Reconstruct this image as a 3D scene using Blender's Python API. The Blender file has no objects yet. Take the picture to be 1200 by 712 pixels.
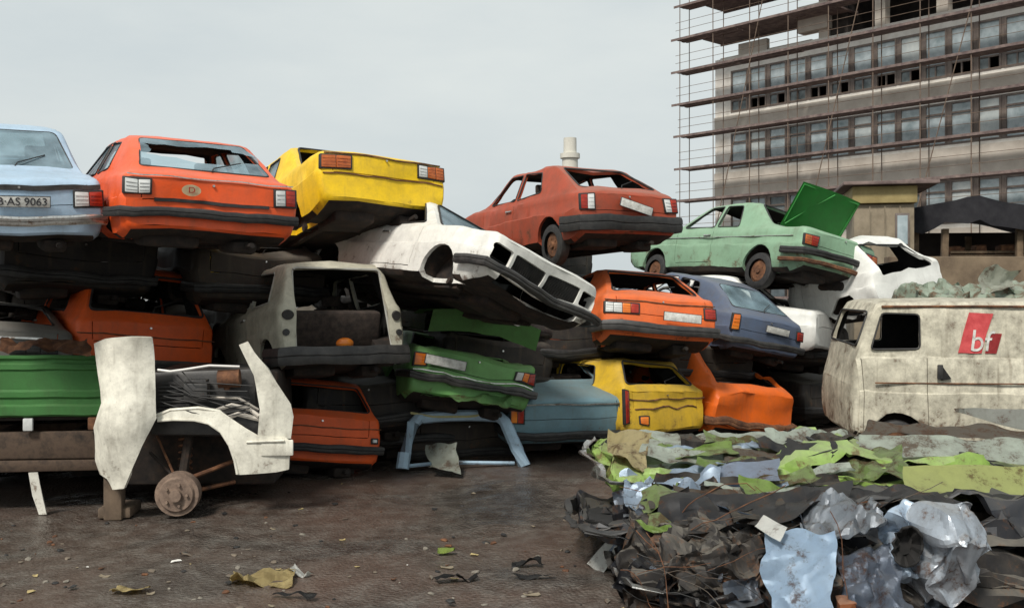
import bpy, bmesh, math, random
from mathutils import Vector, Matrix, noise
R_ = math.radians
scn = bpy.context.scene
COL = scn.collection
# ---------------------------------------------------------------- camera, world, sun, exposure
cam = bpy.data.objects.new('camera', bpy.data.cameras.new('camera')); COL.objects.link(cam)
cam.location = (0, 0, 2.1); cam.rotation_euler = (R_(90), 0, 0)
cam.data.sensor_width = 36; cam.data.lens = 36 * 1167 / 1200
cam.data.shift_y = -11 / 1200; cam.data.clip_end = 3000
scn.camera = cam
SUN_EL, SUN_AZ = 48, 205        # azimuth the light comes from, clockwise from +Y
w = bpy.data.worlds.new('World'); scn.world = w; w.use_nodes = True
nt = w.node_tree; nt.nodes.clear()
sky = nt.nodes.new('ShaderNodeTexSky'); sky.sky_type = 'NISHITA'; sky.sun_disc = False
sky.sun_elevation = R_(SUN_EL); sky.sun_rotation = R_(SUN_AZ); sky.air_density = 1.4; sky.dust_density = 4.0
hs = nt.nodes.new('ShaderNodeHueSaturation'); hs.inputs['Saturation'].default_value = 0.22
mixc = nt.nodes.new('ShaderNodeMixRGB'); mixc.inputs[0].default_value = 0.86
mixc.inputs[2].default_value = (6.5, 7.0, 7.1, 1)          # even cloud cover over the clear sky
tc = nt.nodes.new('ShaderNodeTexCoord'); mp = nt.nodes.new('ShaderNodeMapping'); mp.inputs['Scale'].default_value = (1, 1, 3.2)
nz = nt.nodes.new('ShaderNodeTexNoise'); nz.inputs['Scale'].default_value = 2.3; nz.inputs['Detail'].default_value = 7; nz.inputs['Roughness'].default_value = .55
rp = nt.nodes.new('ShaderNodeValToRGB'); rp.color_ramp.elements[0].position = .3; rp.color_ramp.elements[1].position = .72
rp.color_ramp.elements[0].color = (.85, .88, .90, 1); rp.color_ramp.elements[1].color = (1.05, 1.04, 1.01, 1)
mul = nt.nodes.new('ShaderNodeMixRGB'); mul.blend_type = 'MULTIPLY'; mul.inputs[0].default_value = 1
bg = nt.nodes.new('ShaderNodeBackground'); bg.inputs['Strength'].default_value = 0.10
wo = nt.nodes.new('ShaderNodeOutputWorld'); L_ = nt.links.new
L_(sky.outputs[0], hs.inputs['Color']); L_(hs.outputs[0], mixc.inputs[1])
L_(tc.outputs['Generated'], mp.inputs[0]); L_(mp.outputs[0], nz.inputs['Vector']); L_(nz.outputs[0], rp.inputs[0])
L_(mixc.outputs[0], mul.inputs[1]); L_(rp.outputs[0], mul.inputs[2]); L_(mul.outputs[0], bg.inputs[0]); L_(bg.outputs[0], wo.inputs[0])
sl = bpy.data.lights.new('sun', 'SUN'); sl.energy = 3.0; sl.angle = R_(11); sl.color = (1, .95, .87)
so = bpy.data.objects.new('sun', sl); COL.objects.link(so)
az = R_(SUN_AZ); sd = Vector((math.sin(az) * math.cos(R_(SUN_EL)), math.cos(az) * math.cos(R_(SUN_EL)), math.sin(R_(SUN_EL))))
so.rotation_euler = sd.to_track_quat('Z', 'Y').to_euler()
vs = scn.view_settings; vs.view_transform = 'Standard'; vs.look = 'None'; vs.gamma = 1; vs.use_curve_mapping = False; vs.exposure = 0.2
scn.cycles.max_bounces = 6; scn.cycles.transparent_max_bounces = 12

# ---------------------------------------------------------------- materials
MATS = {}
def base_mat(name):
    m = bpy.data.materials.new(name); m.use_nodes = True
    return m, m.node_tree, m.node_tree.nodes['Principled BSDF'], m.node_tree.links.new
def N(nt, t, **k):
    n = nt.nodes.new(t)
    for a, b in k.items():
        if a in n.inputs.keys(): n.inputs[a].default_value = b
        else: setattr(n, a, b)
    return n
def ramp(nt, stops):
    r = nt.nodes.new('ShaderNodeValToRGB'); e = r.color_ramp.elements
    while len(e) < len(stops): e.new(.5)
    for i, (p, c) in enumerate(stops): e[i].position = p; e[i].color = c if len(c) == 4 else (*c, 1)
    return r
def mix(nt, fac, a, b):
    m = nt.nodes.new('ShaderNodeMixRGB')
    for i, v in enumerate((fac, a, b)):
        if hasattr(v, 'links'): nt.links.new(v, m.inputs[i])
        elif i == 0: m.inputs[0].default_value = v
        else: m.inputs[i].default_value = (*v, 1)
    return m.outputs[0]
def paint(rgb, rust=.25, dirt=.45, rough=.42, fade=.25, key=None, seed=0.0, scratch=.5, metal=0.0):
    """old car paint: faded patches, grime, rust blooms, scratches; all follow the object"""
    key = key or ('paint', rgb, rust, dirt, rough, fade, seed, metal)
    if key in MATS: return MATS[key]
    m, t, p, l = base_mat('paint')
    c = N(t, 'ShaderNodeTexCoord'); mpn = N(t, 'ShaderNodeMapping'); mpn.inputs['Location'].default_value = (seed, seed * 1.7, seed * .6); l(c.outputs['Object'], mpn.inputs[0])
    v = mpn.outputs[0]
    n1 = N(t, 'ShaderNodeTexNoise', Scale=1.6, Detail=6.0, Roughness=.6); l(v, n1.inputs['Vector'])
    n2 = N(t, 'ShaderNodeTexNoise', Scale=5.0, Detail=9.0, Roughness=.72); l(v, n2.inputs['Vector'])
    n3 = N(t, 'ShaderNodeTexNoise', Scale=38.0, Detail=5.0, Roughness=.7); l(v, n3.inputs['Vector'])
    pale = tuple(min(1, x * 1.02 + .05 * (0.2 + max(rgb))) for x in rgb)
    dark = tuple(x * .62 for x in rgb)
    r1 = ramp(t, [(.35, (0, 0, 0)), (.7, (1, 1, 1))]); l(n1.outputs[0], r1.inputs[0])
    s1 = N(t, 'ShaderNodeMath', operation='MULTIPLY'); s1.inputs[1].default_value = fade; l(r1.outputs[0], s1.inputs[0])
    col = mix(t, s1.outputs[0], rgb, pale)
    rd = ramp(t, [(.38, (0, 0, 0)), (.66, (1, 1, 1))]); l(n2.outputs[0], rd.inputs[0])
    s2 = N(t, 'ShaderNodeMath', operation='MULTIPLY'); s2.inputs[1].default_value = dirt; l(rd.outputs[0], s2.inputs[0])
    col = mix(t, s2.outputs[0], col, tuple(.45 * d + .55 * g for d, g in zip(dark, (.10, .085, .065))))
    # streaks run down
    mp2 = N(t, 'ShaderNodeMapping'); mp2.inputs['Scale'].default_value = (14, 14, 1.1); l(v, mp2.inputs[0])
    n4 = N(t, 'ShaderNodeTexNoise', Scale=1.0, Detail=4.0); l(mp2.outputs[0], n4.inputs['Vector'])
    r4 = ramp(t, [(.56, (0, 0, 0)), (.75, (1, 1, 1))]); l(n4.outputs[0], r4.inputs[0])
    s4 = N(t, 'ShaderNodeMath', operation='MULTIPLY'); s4.inputs[1].default_value = .55 * dirt; l(r4.outputs[0], s4.inputs[0])
    col = mix(t, s4.outputs[0], col, (.12, .09, .06))
    ge = N(t, 'ShaderNodeNewGeometry'); sn = N(t, 'ShaderNodeSeparateXYZ'); l(ge.outputs['Normal'], sn.inputs[0])
    ml = N(t, 'ShaderNodeMapRange'); ml.inputs['From Min'].default_value = .55; ml.inputs['From Max'].default_value = .95; ml.inputs['To Max'].default_value = .9 * dirt; l(sn.outputs[2], ml.inputs[0])
    mm = N(t, 'ShaderNodeMath', operation='MULTIPLY'); l(ml.outputs[0], mm.inputs[0]); l(n2.outputs[0], mm.inputs[1])
    col = mix(t, mm.outputs[0], col, (.30, .27, .22))           # dust that settled on upward faces
    rs = ramp(t, [(.60, (0, 0, 0)), (.72, (1, 1, 1))]); l(n3.outputs[0], rs.inputs[0])
    sq = N(t, 'ShaderNodeMath', operation='MULTIPLY'); sq.inputs[1].default_value = .6 * dirt; l(rs.outputs[0], sq.inputs[0])
    col = mix(t, sq.outputs[0], col, (.07, .055, .04))          # mud spatter
    # rust: more at the bottom edges of the body
    sx = N(t, 'ShaderNodeSeparateXYZ'); l(c.outputs['Object'], sx.inputs[0])
    mr = N(t, 'ShaderNodeMapRange'); mr.inputs['From Min'].default_value = .2; mr.inputs['From Max'].default_value = .75
    mr.inputs['To Min'].default_value = .12; mr.inputs['To Max'].default_value = -.02; l(sx.outputs[2], mr.inputs[0])
    ad = N(t, 'ShaderNodeMath', operation='ADD'); l(n2.outputs[0], ad.inputs[0]); l(mr.outputs[0], ad.inputs[1])
    ad2 = N(t, 'ShaderNodeMath', operation='MULTIPLY_ADD'); ad2.inputs[1].default_value = .28; l(n3.outputs[0], ad2.inputs[0]); l(ad.outputs[0], ad2.inputs[2])
    th = .86 - .22 * rust
    rr = ramp(t, [(th, (0, 0, 0)), (th + .09, (1, 1, 1))]); l(ad2.outputs[0], rr.inputs[0])
    rc = ramp(t, [(.3, (.045, .022, .014)), (.7, (.15, .068, .03))]); l(n3.outputs[0], rc.inputs[0])
    rk = N(t, 'ShaderNodeMath', operation='MULTIPLY'); rk.inputs[1].default_value = .72; l(rr.outputs[0], rk.inputs[0]); col = mix(t, rk.outputs[0], col, rc.outputs[0])
    l(col, p.inputs['Base Color'])
    ra = N(t, 'ShaderNodeMapRange'); ra.inputs['To Min'].default_value = rough - .1; ra.inputs['To Max'].default_value = rough + .35; l(n2.outputs[0], ra.inputs[0])
    rm = N(t, 'ShaderNodeMath', operation='MAXIMUM'); l(ra.outputs[0], rm.inputs[0]); s5 = N(t, 'ShaderNodeMath', operation='MULTIPLY'); s5.inputs[1].default_value = .85; l(rr.outputs[0], s5.inputs[0]); l(s5.outputs[0], rm.inputs[1])
    l(rm.outputs[0], p.inputs['Roughness'])
    p.inputs['Metallic'].default_value = metal; p.inputs['Specular IOR Level'].default_value = .38
    bp = N(t, 'ShaderNodeBump'); bp.inputs['Strength'].default_value = .35; bp.inputs['Distance'].default_value = .012
    ad3 = N(t, 'ShaderNodeMath', operation='MULTIPLY_ADD'); ad3.inputs[1].default_value = .3; l(n3.outputs[0], ad3.inputs[0]); l(n2.outputs[0], ad3.inputs[2])
    l(ad3.outputs[0], bp.inputs['Height']); l(bp.outputs[0], p.inputs['Normal'])
    MATS[key] = m; return m
def rough_mat(name, c1, c2, scale=6.0, rough=.8, bump=.4, metal=0.0, dist=.01, c3=None, detail=8.0):
    if name in MATS: return MATS[name]
    m, t, p, l = base_mat(name)
    c = N(t, 'ShaderNodeTexCoord'); n = N(t, 'ShaderNodeTexNoise', Scale=scale, Detail=detail, Roughness=.68); l(c.outputs['Object'], n.inputs['Vector'])
    st = [(.32, c1), (.68, c2)] if not c3 else [(.3, c1), (.52, c2), (.68, c3)]
    r = ramp(t, st); l(n.outputs[0], r.inputs[0]); l(r.outputs[0], p.inputs['Base Color'])
    p.inputs['Roughness'].default_value = rough; p.inputs['Metallic'].default_value = metal
    b = N(t, 'ShaderNodeBump'); b.inputs['Strength'].default_value = bump; b.inputs['Distance'].default_value = dist
    l(n.outputs[0], b.inputs['Height']); l(b.outputs[0], p.inputs['Normal'])
    MATS[name] = m; return m
def glass_mat(name='dusty_glass', tint=(.32, .45, .52), dust=.45):
    if name in MATS: return MATS[name]
    m, t, p, l = base_mat(name)
    p.inputs['Base Color'].default_value = (*tint, 1); p.inputs['Roughness'].default_value = .12; p.inputs['Specular IOR Level'].default_value = 1.0
    tr = N(t, 'ShaderNodeBsdfTransparent'); tr.inputs[0].default_value = (.6, .7, .72, 1)
    mx = N(t, 'ShaderNodeMixShader'); c = N(t, 'ShaderNodeTexCoord'); n = N(t, 'ShaderNodeTexNoise', Scale=3.0, Detail=6.0); l(c.outputs['Object'], n.inputs['Vector'])
    mr = N(t, 'ShaderNodeMapRange'); mr.inputs['From Min'].default_value = .3; mr.inputs['From Max'].default_value = .7
    mr.inputs['To Min'].default_value = dust - .2; mr.inputs['To Max'].default_value = dust + .25; l(n.outputs[0], mr.inputs[0])
    l(mr.outputs[0], mx.inputs[0]); l(tr.outputs[0], mx.inputs[1]); l(p.outputs[0], mx.inputs[2]); l(mx.outputs[0], t.nodes['Material Output'].inputs[0])
    MATS[name] = m; return m
M_int = rough_mat('interior_dark', (.004, .004, .004), (.018, .016, .015), 9, .85)  # near-black: the shade inside the shells is put into the colour
M_under = rough_mat('underside_grime_and_shade', (.004, .003, .003), (.022, .015, .011), 7, .9, c3=(.05, .027, .016))  # grime, darkened further with the shade under the cars
M_rubber = rough_mat('black_rubber', (.010, .010, .011), (.035, .033, .031), 14, .6)
M_plastic = rough_mat('grey_bumper_plastic', (.014, .014, .015), (.06, .056, .052), 7, .5)
M_chrome = rough_mat('dull_chrome', (.30, .29, .27), (.62, .61, .58), 12, .28, metal=.9, c3=(.2, .12, .07))
M_rust = rough_mat('rusty_steel', (.03, .015, .01), (.13, .055, .025), 9, .85, c3=(.24, .11, .05))
M_red = rough_mat('red_lamp', (.20, .012, .008), (.45, .035, .012), 9, .25, .1)
M_amber = rough_mat('amber_lamp', (.62, .13, .015), (.8, .25, .03), 5, .25, .1)
M_orl = rough_mat('orange_brown_lamp', (.30, .06, .012), (.55, .15, .03), 9, .25, .1)
M_wlamp = rough_mat('clear_lamp', (.45, .46, .45), (.75, .76, .74), 5, .25, .1)
M_plate = rough_mat('number_plate_white', (.35, .34, .31), (.72, .72, .68), 14, .5)
M_ink = rough_mat('plate_black', (.015, .015, .02), (.04, .04, .045), 14, .5)
M_glass = glass_mat()
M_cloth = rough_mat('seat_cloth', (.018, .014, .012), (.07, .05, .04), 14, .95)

# ---------------------------------------------------------------- mesh helpers
def link(name, bm, mats, parent=None, smooth=True, deform=None, sharp=32):
    if deform:
        for v in bm.verts: v.co = deform(v.co)
    bmesh.ops.recalc_face_normals(bm, faces=bm.faces)
    me = bpy.data.meshes.new(name); bm.to_mesh(me); bm.free()
    for m in (mats if isinstance(mats, (list, tuple)) else [mats]): me.materials.append(m)
    o = bpy.data.objects.new(name, me); COL.objects.link(o)
    if parent: o.parent = parent
    if smooth:
        me.shade_smooth() if hasattr(me, 'shade_smooth') else None
        me.set_sharp_from_angle(angle=R_(sharp))
    return o
def tag(o, label=None, cat=None, group=None, kind=None):
    if label: o['label'] = label
    if cat: o['category'] = cat
    if group: o['group'] = group
    if kind: o['kind'] = kind
    return o
def empty(name, loc=(0, 0, 0), rot=(0, 0, 0)):
    o = bpy.data.objects.new(name, None); COL.objects.link(o); o.location = loc; o.rotation_euler = [R_(a) for a in rot]; o.empty_display_size = .3
    return o
def box(bm, c, s, bev=.0, rot=None, seg=2):
    r = bmesh.ops.create_cube(bm, size=1); vs = r['verts']
    bmesh.ops.scale(bm, vec=Vector(s), verts=vs)
    if bev > 0:
        es = list({e for v in vs for e in v.link_edges})
        rr = bmesh.ops.bevel(bm, geom=es, offset=bev, segments=seg, affect='EDGES', profile=.5)
        vs = list({v for f in rr['faces'] for v in f.verts} | {v for v in vs if v.is_valid})
    if rot is not None:
        bmesh.ops.rotate(bm, cent=(0, 0, 0), matrix=Matrix.Rotation(R_(rot[0]), 3, 'X') @ Matrix.Identity(3) if False else (Matrix.Rotation(R_(rot[2]), 3, 'Z') @ Matrix.Rotation(R_(rot[1]), 3, 'Y') @ Matrix.Rotation(R_(rot[0]), 3, 'X')), verts=vs)
    bmesh.ops.translate(bm, vec=Vector(c), verts=vs)
    return vs
def tube(bm, pts, r, n=6, closed=False, taper=None):
    pts = [Vector(p) for p in pts]; rings = []
    m = len(pts); up = Vector((0, 0, 1))
    for i, p in enumerate(pts):
        a = pts[(i - 1) % m] if (closed or i > 0) else p; b = pts[(i + 1) % m] if (closed or i < m - 1) else p
        d = (b - a).normalized() if (b - a).length > 1e-9 else Vector((0, 1, 0))
        u = up if abs(d.dot(up)) < .9 else Vector((1, 0, 0))
        s = d.cross(u).normalized(); t = s.cross(d)
        rad = r * (taper[i] if taper else 1)
        rings.append([bm.verts.new(p + (s * math.cos(k * math.tau / n) + t * math.sin(k * math.tau / n)) * rad) for k in range(n)])
    for i in range(m if closed else m - 1):
        A, B = rings[i], rings[(i + 1) % m]
        for k in range(n): bm.faces.new((A[k], A[(k + 1) % n], B[(k + 1) % n], B[k]))
    if not closed: bm.faces.new(rings[0][::-1]); bm.faces.new(rings[-1])
def cyl(bm, a, b, r, n=20, r2=None):
    tube(bm, [a, b], r, n, taper=[1, (r2 / r) if r2 else 1])
def rpoly(pts, r, n=4):
    out = []; m = len(pts)
    for i in range(m):
        p = Vector(pts[i]); a = Vector(pts[i - 1]) - p; b = Vector(pts[(i + 1) % m]) - p
        rr = min(r, a.length * .45, b.length * .45)
        A = p + a.normalized() * rr; B = p + b.normalized() * rr
        for k in range(n + 1):
            t = k / n; out.append(A * (1 - t) ** 2 + p * 2 * t * (1 - t) + B * t * t)
    return out
def prism(bm, loop, vec):
    A = [bm.verts.new(p) for p in loop]; B = [bm.verts.new(Vector(p) + Vector(vec)) for p in loop]; n = len(A)
    bm.faces.new(A[::-1]); bm.faces.new(B)
    for k in range(n): bm.faces.new((A[k], A[(k + 1) % n], B[(k + 1) % n], B[k]))
def bm_obj(bm, mats=()):
    bmesh.ops.recalc_face_normals(bm, faces=bm.faces)
    me = bpy.data.meshes.new('tmp'); bm.to_mesh(me); bm.free()
    for m in mats: me.materials.append(m)
    o = bpy.data.objects.new('tmp', me); COL.objects.link(o); return o
def carve(o, cutters):
    for c in cutters:
        md = o.modifiers.new('b', 'BOOLEAN'); md.operation = 'DIFFERENCE'; md.object = c; md.solver = 'EXACT'
        try: md.material_mode = 'INDEX'
        except Exception: pass
    dg = bpy.context.evaluated_depsgraph_get()
    me = bpy.data.meshes.new_from_object(o.evaluated_get(dg))
    bm = bmesh.new(); bm.from_mesh(me); bpy.data.meshes.remove(me)
    for c in cutters + [o]:
        d = c.data; bpy.data.objects.remove(c); bpy.data.meshes.remove(d)
    return bm
def lerp(a, b, t): return a + (b - a) * t
def text_bm(s, size, depth=.004):
    cu = bpy.data.curves.new('t', 'FONT'); cu.body = s; cu.size = size; cu.extrude = depth / 2; cu.align_x = 'CENTER'; cu.align_y = 'CENTER'
    o = bpy.data.objects.new('t', cu); COL.objects.link(o)
    me = bpy.data.meshes.new_from_object(o.evaluated_get(bpy.context.evaluated_depsgraph_get()))
    bm = bmesh.new(); bm.from_mesh(me); bpy.data.objects.remove(o); bpy.data.curves.remove(cu); bpy.data.meshes.remove(me)
    return bm

# ---------------------------------------------------------------- car bodies
TYPES = {
 'sedan': dict(L=4.35, w=.80, belt=.86, prof=[(0, .84), (.06, .875), (.85, .92), (1.38, 1.35), (1.7, 1.375), (2.45, 1.36), (3.1, .91), (4.2, .80), (4.35, .74)], wr=.56, arches=(.95, 3.5), trunk=True,
        side=[[(1.52, .92), (1.66, 1.29), (2.05, 1.31), (2.05, .91)], [(2.12, .91), (2.12, 1.31), (2.42, 1.30), (2.86, .93)]],
        rear=((.90, .945, .62), (1.34, 1.325, .48)), front=((3.04, .945, .63), (2.52, 1.325, .49)), doors=(2.08, 2.95)),
 'fast': dict(L=4.2, w=.79, belt=.85, prof=[(0, .83), (.05, .87), (.22, .91), (.95, 1.31), (1.3, 1.36), (2.3, 1.345), (2.95, .91), (4.05, .78), (4.2, .72)], wr=.55, arches=(.85, 3.4), trunk=True,
        side=[[(1.15, .94), (1.30, 1.26), (1.85, 1.30), (1.85, .91)], [(1.92, .91), (1.92, 1.30), (2.26, 1.28), (2.72, .93)]],
        rear=((.28, .945, .60), (.93, 1.29, .48)), front=((2.89, .945, .63), (2.37, 1.31, .48)), doors=(1.88, 2.85)),
 'hatch': dict(L=3.8, w=.79, belt=.86, prof=[(0, .86), (.05, .90), (.42, 1.34), (.6, 1.375), (2.05, 1.36), (2.7, .92), (3.7, .80), (3.8, .74)], wr=.57, arches=(.62, 3.05), trunk=True,
        side=[[(.72, .92), (.84, 1.28), (1.5, 1.31), (1.5, .91)], [(1.57, .91), (1.57, 1.31), (2.02, 1.29), (2.48, .93)]],
        rear=((.075, .95, .64), (.38, 1.30, .52)), front=((2.64, .945, .63), (2.12, 1.325, .49)), doors=(1.53, 2.6)),
 'box': dict(L=3.6, w=.745, belt=.92, prof=[(0, .9), (.04, .94), (.24, 1.40), (.42, 1.44), (2.0, 1.43), (2.55, .97), (3.5, .82), (3.6, .76)], wr=.57, arches=(.58, 2.9), trunk=True,
        side=[[(.55, .98), (.66, 1.34), (1.4, 1.37), (1.4, .97)], [(1.47, .97), (1.47, 1.37), (1.95, 1.36), (2.35, .99)]],
        rear=((.06, 1.0, .62), (.22, 1.36, .52)), front=((2.5, 1.0, .6), (2.07, 1.38, .5)), doors=(1.43, 2.45)),
 'van': dict(L=4.7, w=.90, belt=1.05, prof=[(0, 1.84), (.08, 1.9), (.3, 1.93), (3.7, 1.93), (3.95, 1.88), (4.5, 1.14), (4.6, 1.02), (4.7, .8)], wr=.80, arches=(.95, 3.75), trunk=False,
        side=[[(3.12, 1.16), (3.12, 1.73), (3.82, 1.73), (4.18, 1.16)]],
        rear=((.02, 1.2, .62), (.07, 1.8, .56)), front=((4.42, 1.24, .72), (4.02, 1.80, .66)), doors=(3.04, 4.2)),
}
def hull(T, inset=0.0, mi=0, zb=.20, col=8):
    L, W, belt, prof, wr = T['L'], T['w'], T['belt'], T['prof'], T['wr']
    roof = max(z for _, z in prof)
    def zt(y):
        y = max(0, min(L, y))
        for (a, za), (b, zz) in zip(prof, prof[1:]):
            if a <= y <= b: return lerp(za, zz, (y - a) / (b - a))
        return prof[-1][1]
    def zts(y): return sum(zt(y + d) for d in (-.05, -.025, 0, .025, .05)) / 5
    ys = [0, .025, .06]; y = .06
    while y < L - .12: y += .085; ys.append(min(y, L - .06))
    ys = sorted(set([round(v, 4) for v in ys + [L - .06, L - .025, L]]))
    bm = bmesh.new(); rings = []
    i_ = inset
    for y in ys:
        e = min(y, L - y); k = 0 if e >= .06 else (.035 if e == 0 else .012)
        yy = lerp(i_ * 1.2, L - i_ * 1.2, y / L)
        w = W - k - i_ - (.05 * max(0, (y - L + 1.0)) ** 2 * 1.0) - (.03 * max(0, .6 - y) ** 2)
        b0 = zb + i_ * 1.6 + k + .10 * max(0, 1 - e / .35)
        z1 = zts(y) - k - i_; bl = min(belt - i_ * .5, z1 - .025)
        g = max(0, (z1 - bl - .03) / (roof - belt)); wg0 = w * .945; wt = lerp(w * .93, wr - i_, min(1, g ** .75))
        zm = b0 + (bl - b0) * .55
        half = [(0, b0), (w * .45, b0), (w * .88, b0), (w * .955, b0 + .05), (w * .985, b0 + (bl - b0) * .28), (w, zm), (w * 1.0, zm + .05), (w * .985, zm + .065), (w * .982, lerp(zm, bl, .7)), (w * .968, bl - .02), (wg0, bl)]
        c = min(.05, (z1 - bl) * .6)
        for q in (.2, .45, .7): half.append((lerp(wg0, wt, q), lerp(bl, z1 - c, q)))
        half += [(wt, z1 - c), (wt - .02 - .01 * g, z1 - c * .35), (wt - .09, z1 - .004), (wt * .5, z1 + .008), (0, z1 + .012)]
        rings.append([(x, yy, z) for x, z in half])
    n = len(rings[0]); V = []
    for r in rings:
        Rt = [bm.verts.new(p) for p in r]; Lf = [Rt[0]] + [bm.verts.new((-p[0], p[1], p[2])) for p in r[1:-1]] + [Rt[-1]]
        V.append((Rt, Lf))
    for (A, B), (C, D) in zip(V, V[1:]):
        for j in range(n - 1):
            bm.faces.new((A[j], A[j + 1], C[j + 1], C[j])); bm.faces.new((B[j + 1], B[j], D[j], D[j + 1]))
    for (A, B) in (V[0], V[-1]):            # end caps as a grid
        prev = None
        rows = []
        for j in range(1, n - 1):
            row = [A[j]]
            for q in range(1, col): row.append(bm.verts.new(A[j].co.lerp(B[j].co, q / col)))
            row.append(B[j]); rows.append(row)
        for r0, r1 in zip(rows, rows[1:]):
            for q in range(col): bm.faces.new((r0[q], r0[q + 1], r1[q + 1], r1[q]))
        bm.faces.new([A[0]] + rows[0][::1] if False else [A[0]] + rows[0]); bm.faces.new([A[-1]] + rows[-1][::-1])
    for f in bm.faces: f.material_index = mi
    return bm
def win_loop(T, key, r=.06, grow=0.0, low=None):
    (yb, zb, wb), (yt, zt, wt) = T[key]
    if low is not None: yb, zb, wb = low
    o = Vector((0, yb, zb)); d = Vector((0, yt - yb, zt - zb)); hgt = d.length; dn = d / hgt
    pts = rpoly([(-wb - grow, -grow), (wb + grow, -grow), (wt + grow, hgt + grow), (-wt - grow, hgt + grow)], r)
    nrm = dn.cross(Vector((1, 0, 0)))
    return [o + Vector((p.x, 0, 0)) + dn * p.y for p in pts], nrm
def side_x(T, y, z):
    W, belt, wr = T['w'], T['belt'], T['wr']; roof = max(q for _, q in T['prof'])
    if z <= belt: return W * .985
    t = min(1, (z - belt) / (roof - belt - .05))
    return lerp(W * .945, wr, t)
def make_deform(T, S):
    sd = S.get('seed', 1) * 7.31; amp = S.get('amp', .012); dents = S.get('dents', []); rake = S.get('rake', .10); crush = S.get('crush', 1.0); L = T['L']; belt = T['belt']
    cr = S.get('crease', 0.014)
    bow = .05
    def D(p):
        p = Vector(p); x, y, z = p
        if y < .7: p.y += (bow * (x / T['w']) ** 2 + rake * max(0, z - .55) ) * max(0, 1 - max(y, 0) / .7)
        if y > L - .7: p.y -= (bow * (x / T['w']) ** 2 + .08 * max(0, .6 - z)) * (1 - max(0, L - y) / .7)
        if crush != 1 and z > belt: p.z = belt + (z - belt) * crush
        for (c, rd, dv) in dents:
            f = math.exp(-2 * ((Vector(c) - Vector((x, y, z))).length / rd) ** 2)
            if f > .004: p += Vector(dv) * f
        p += noise.noise_vector(Vector((x, y, z)) * 1.7 + Vector((sd, sd, sd))) * amp * 1.6 + noise.noise_vector(Vector((x, y, z)) * 6 + Vector((sd, 0, sd))) * amp * .45
        if cr:
            q = Vector((x, y, z)) * 3.1 + Vector((sd, sd * .3, 0)); 
            p += Vector((noise.noise(q), noise.noise(q + Vector((9, 0, 0))), abs(noise.noise(q + Vector((0, 9, 0)))) * 1.6 - .3)) * cr
        return p
    return D
PLATES = []
def wheel(parent, c, D, side, rim=None, tyre=True):
    x, y, z = c
    bm = bmesh.new(); n = 28; ro, w_ = (.29, .075)
    prof = [(-w_, .18), (-w_, .25), (-w_ * .8, ro - .012), (0, ro), (w_ * .8, ro - .012), (w_, .25), (w_, .18)]
    if tyre:
        rings = [[bm.verts.new((x + a, y + b * math.cos(t * math.tau / n), z + b * math.sin(t * math.tau / n))) for a, b in prof] for t in range(n)]
        for i in range(n):
            A, B = rings[i], rings[(i + 1) % n]
            for k in range(len(prof) - 1): bm.faces.new((A[k], A[k + 1], B[k + 1], B[k]))
        wh = link('wheel', bm, M_rubber, parent, deform=None)
    else: bm.free(); wh = None
    bm = bmesh.new(); s = side
    cyl(bm, (x - w_ * s * .8, y, z), (x + w_ * s * .25, y, z), .19, 24); cyl(bm, (x + w_ * s * .25, y, z), (x + w_ * s * .55, y, z), .185, 24, .15); cyl(bm, (x + w_ * s * .5, y, z), (x + w_ * s * .9, y, z), .05, 12, .04)
    for k in range(5):
        a = k * math.tau / 5; cyl(bm, (x + w_ * s * .5, y + .09 * math.cos(a), z + .09 * math.sin(a)), (x + w_ * s * .66, y + .09 * math.cos(a), z + .09 * math.sin(a)), .012, 6)
    link('rim' if wh else 'brake_drum', bm, rim or M_rust, wh or parent)
def bumper_bm(T, end, z, h=.11, d=.055, out=.07, wrap=.42, half=None):
    L, W = T['L'], T['w']; pts = []
    for t in range(-10, 11):
        a = t / 10
        if abs(a) > .8: u = (abs(a) - .8) / .2; x = math.copysign(W + .02, a); yy = lerp(-out * .1, wrap, u) if u > .0 else 0
        else: x = a / .8 * (W - .03); yy = -out + .05 * (abs(a) / .8) ** 4
        if abs(a) == .8: yy = -out + .035
        pts.append((x, yy))
    if half: pts = [p for p in pts if half[0] <= p[0] <= half[1]]
    bm = bmesh.new(); rings = []
    for i, p in enumerate(pts):
        a = pts[max(0, i - 1)]; b = pts[min(len(pts) - 1, i + 1)]; dx, dy = b[0] - a[0], b[1] - a[1]; l = math.hypot(dx, dy); nx, ny = dy / l, -dx / l
        r = []
        for (o, zz) in ((0, -.5), (.75, -.5), (1, -.3), (1, -.05), (.82, 0), (1, .05), (1, .3), (.75, .5), (0, .5)):
            X, Y = p[0] + nx * o * d, p[1] + ny * o * d
            r.append(bm.verts.new((X, Y if end == 'rear' else L - Y, z + zz * h)))
        rings.append(r)
    for A, B in zip(rings, rings[1:]):
        for k in range(len(A)): bm.faces.new((A[k], A[(k + 1) % len(A)], B[(k + 1) % len(A)], B[k]))
    bm.faces.new(rings[0]); bm.faces.new(rings[-1][::-1])
    return bm

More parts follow.
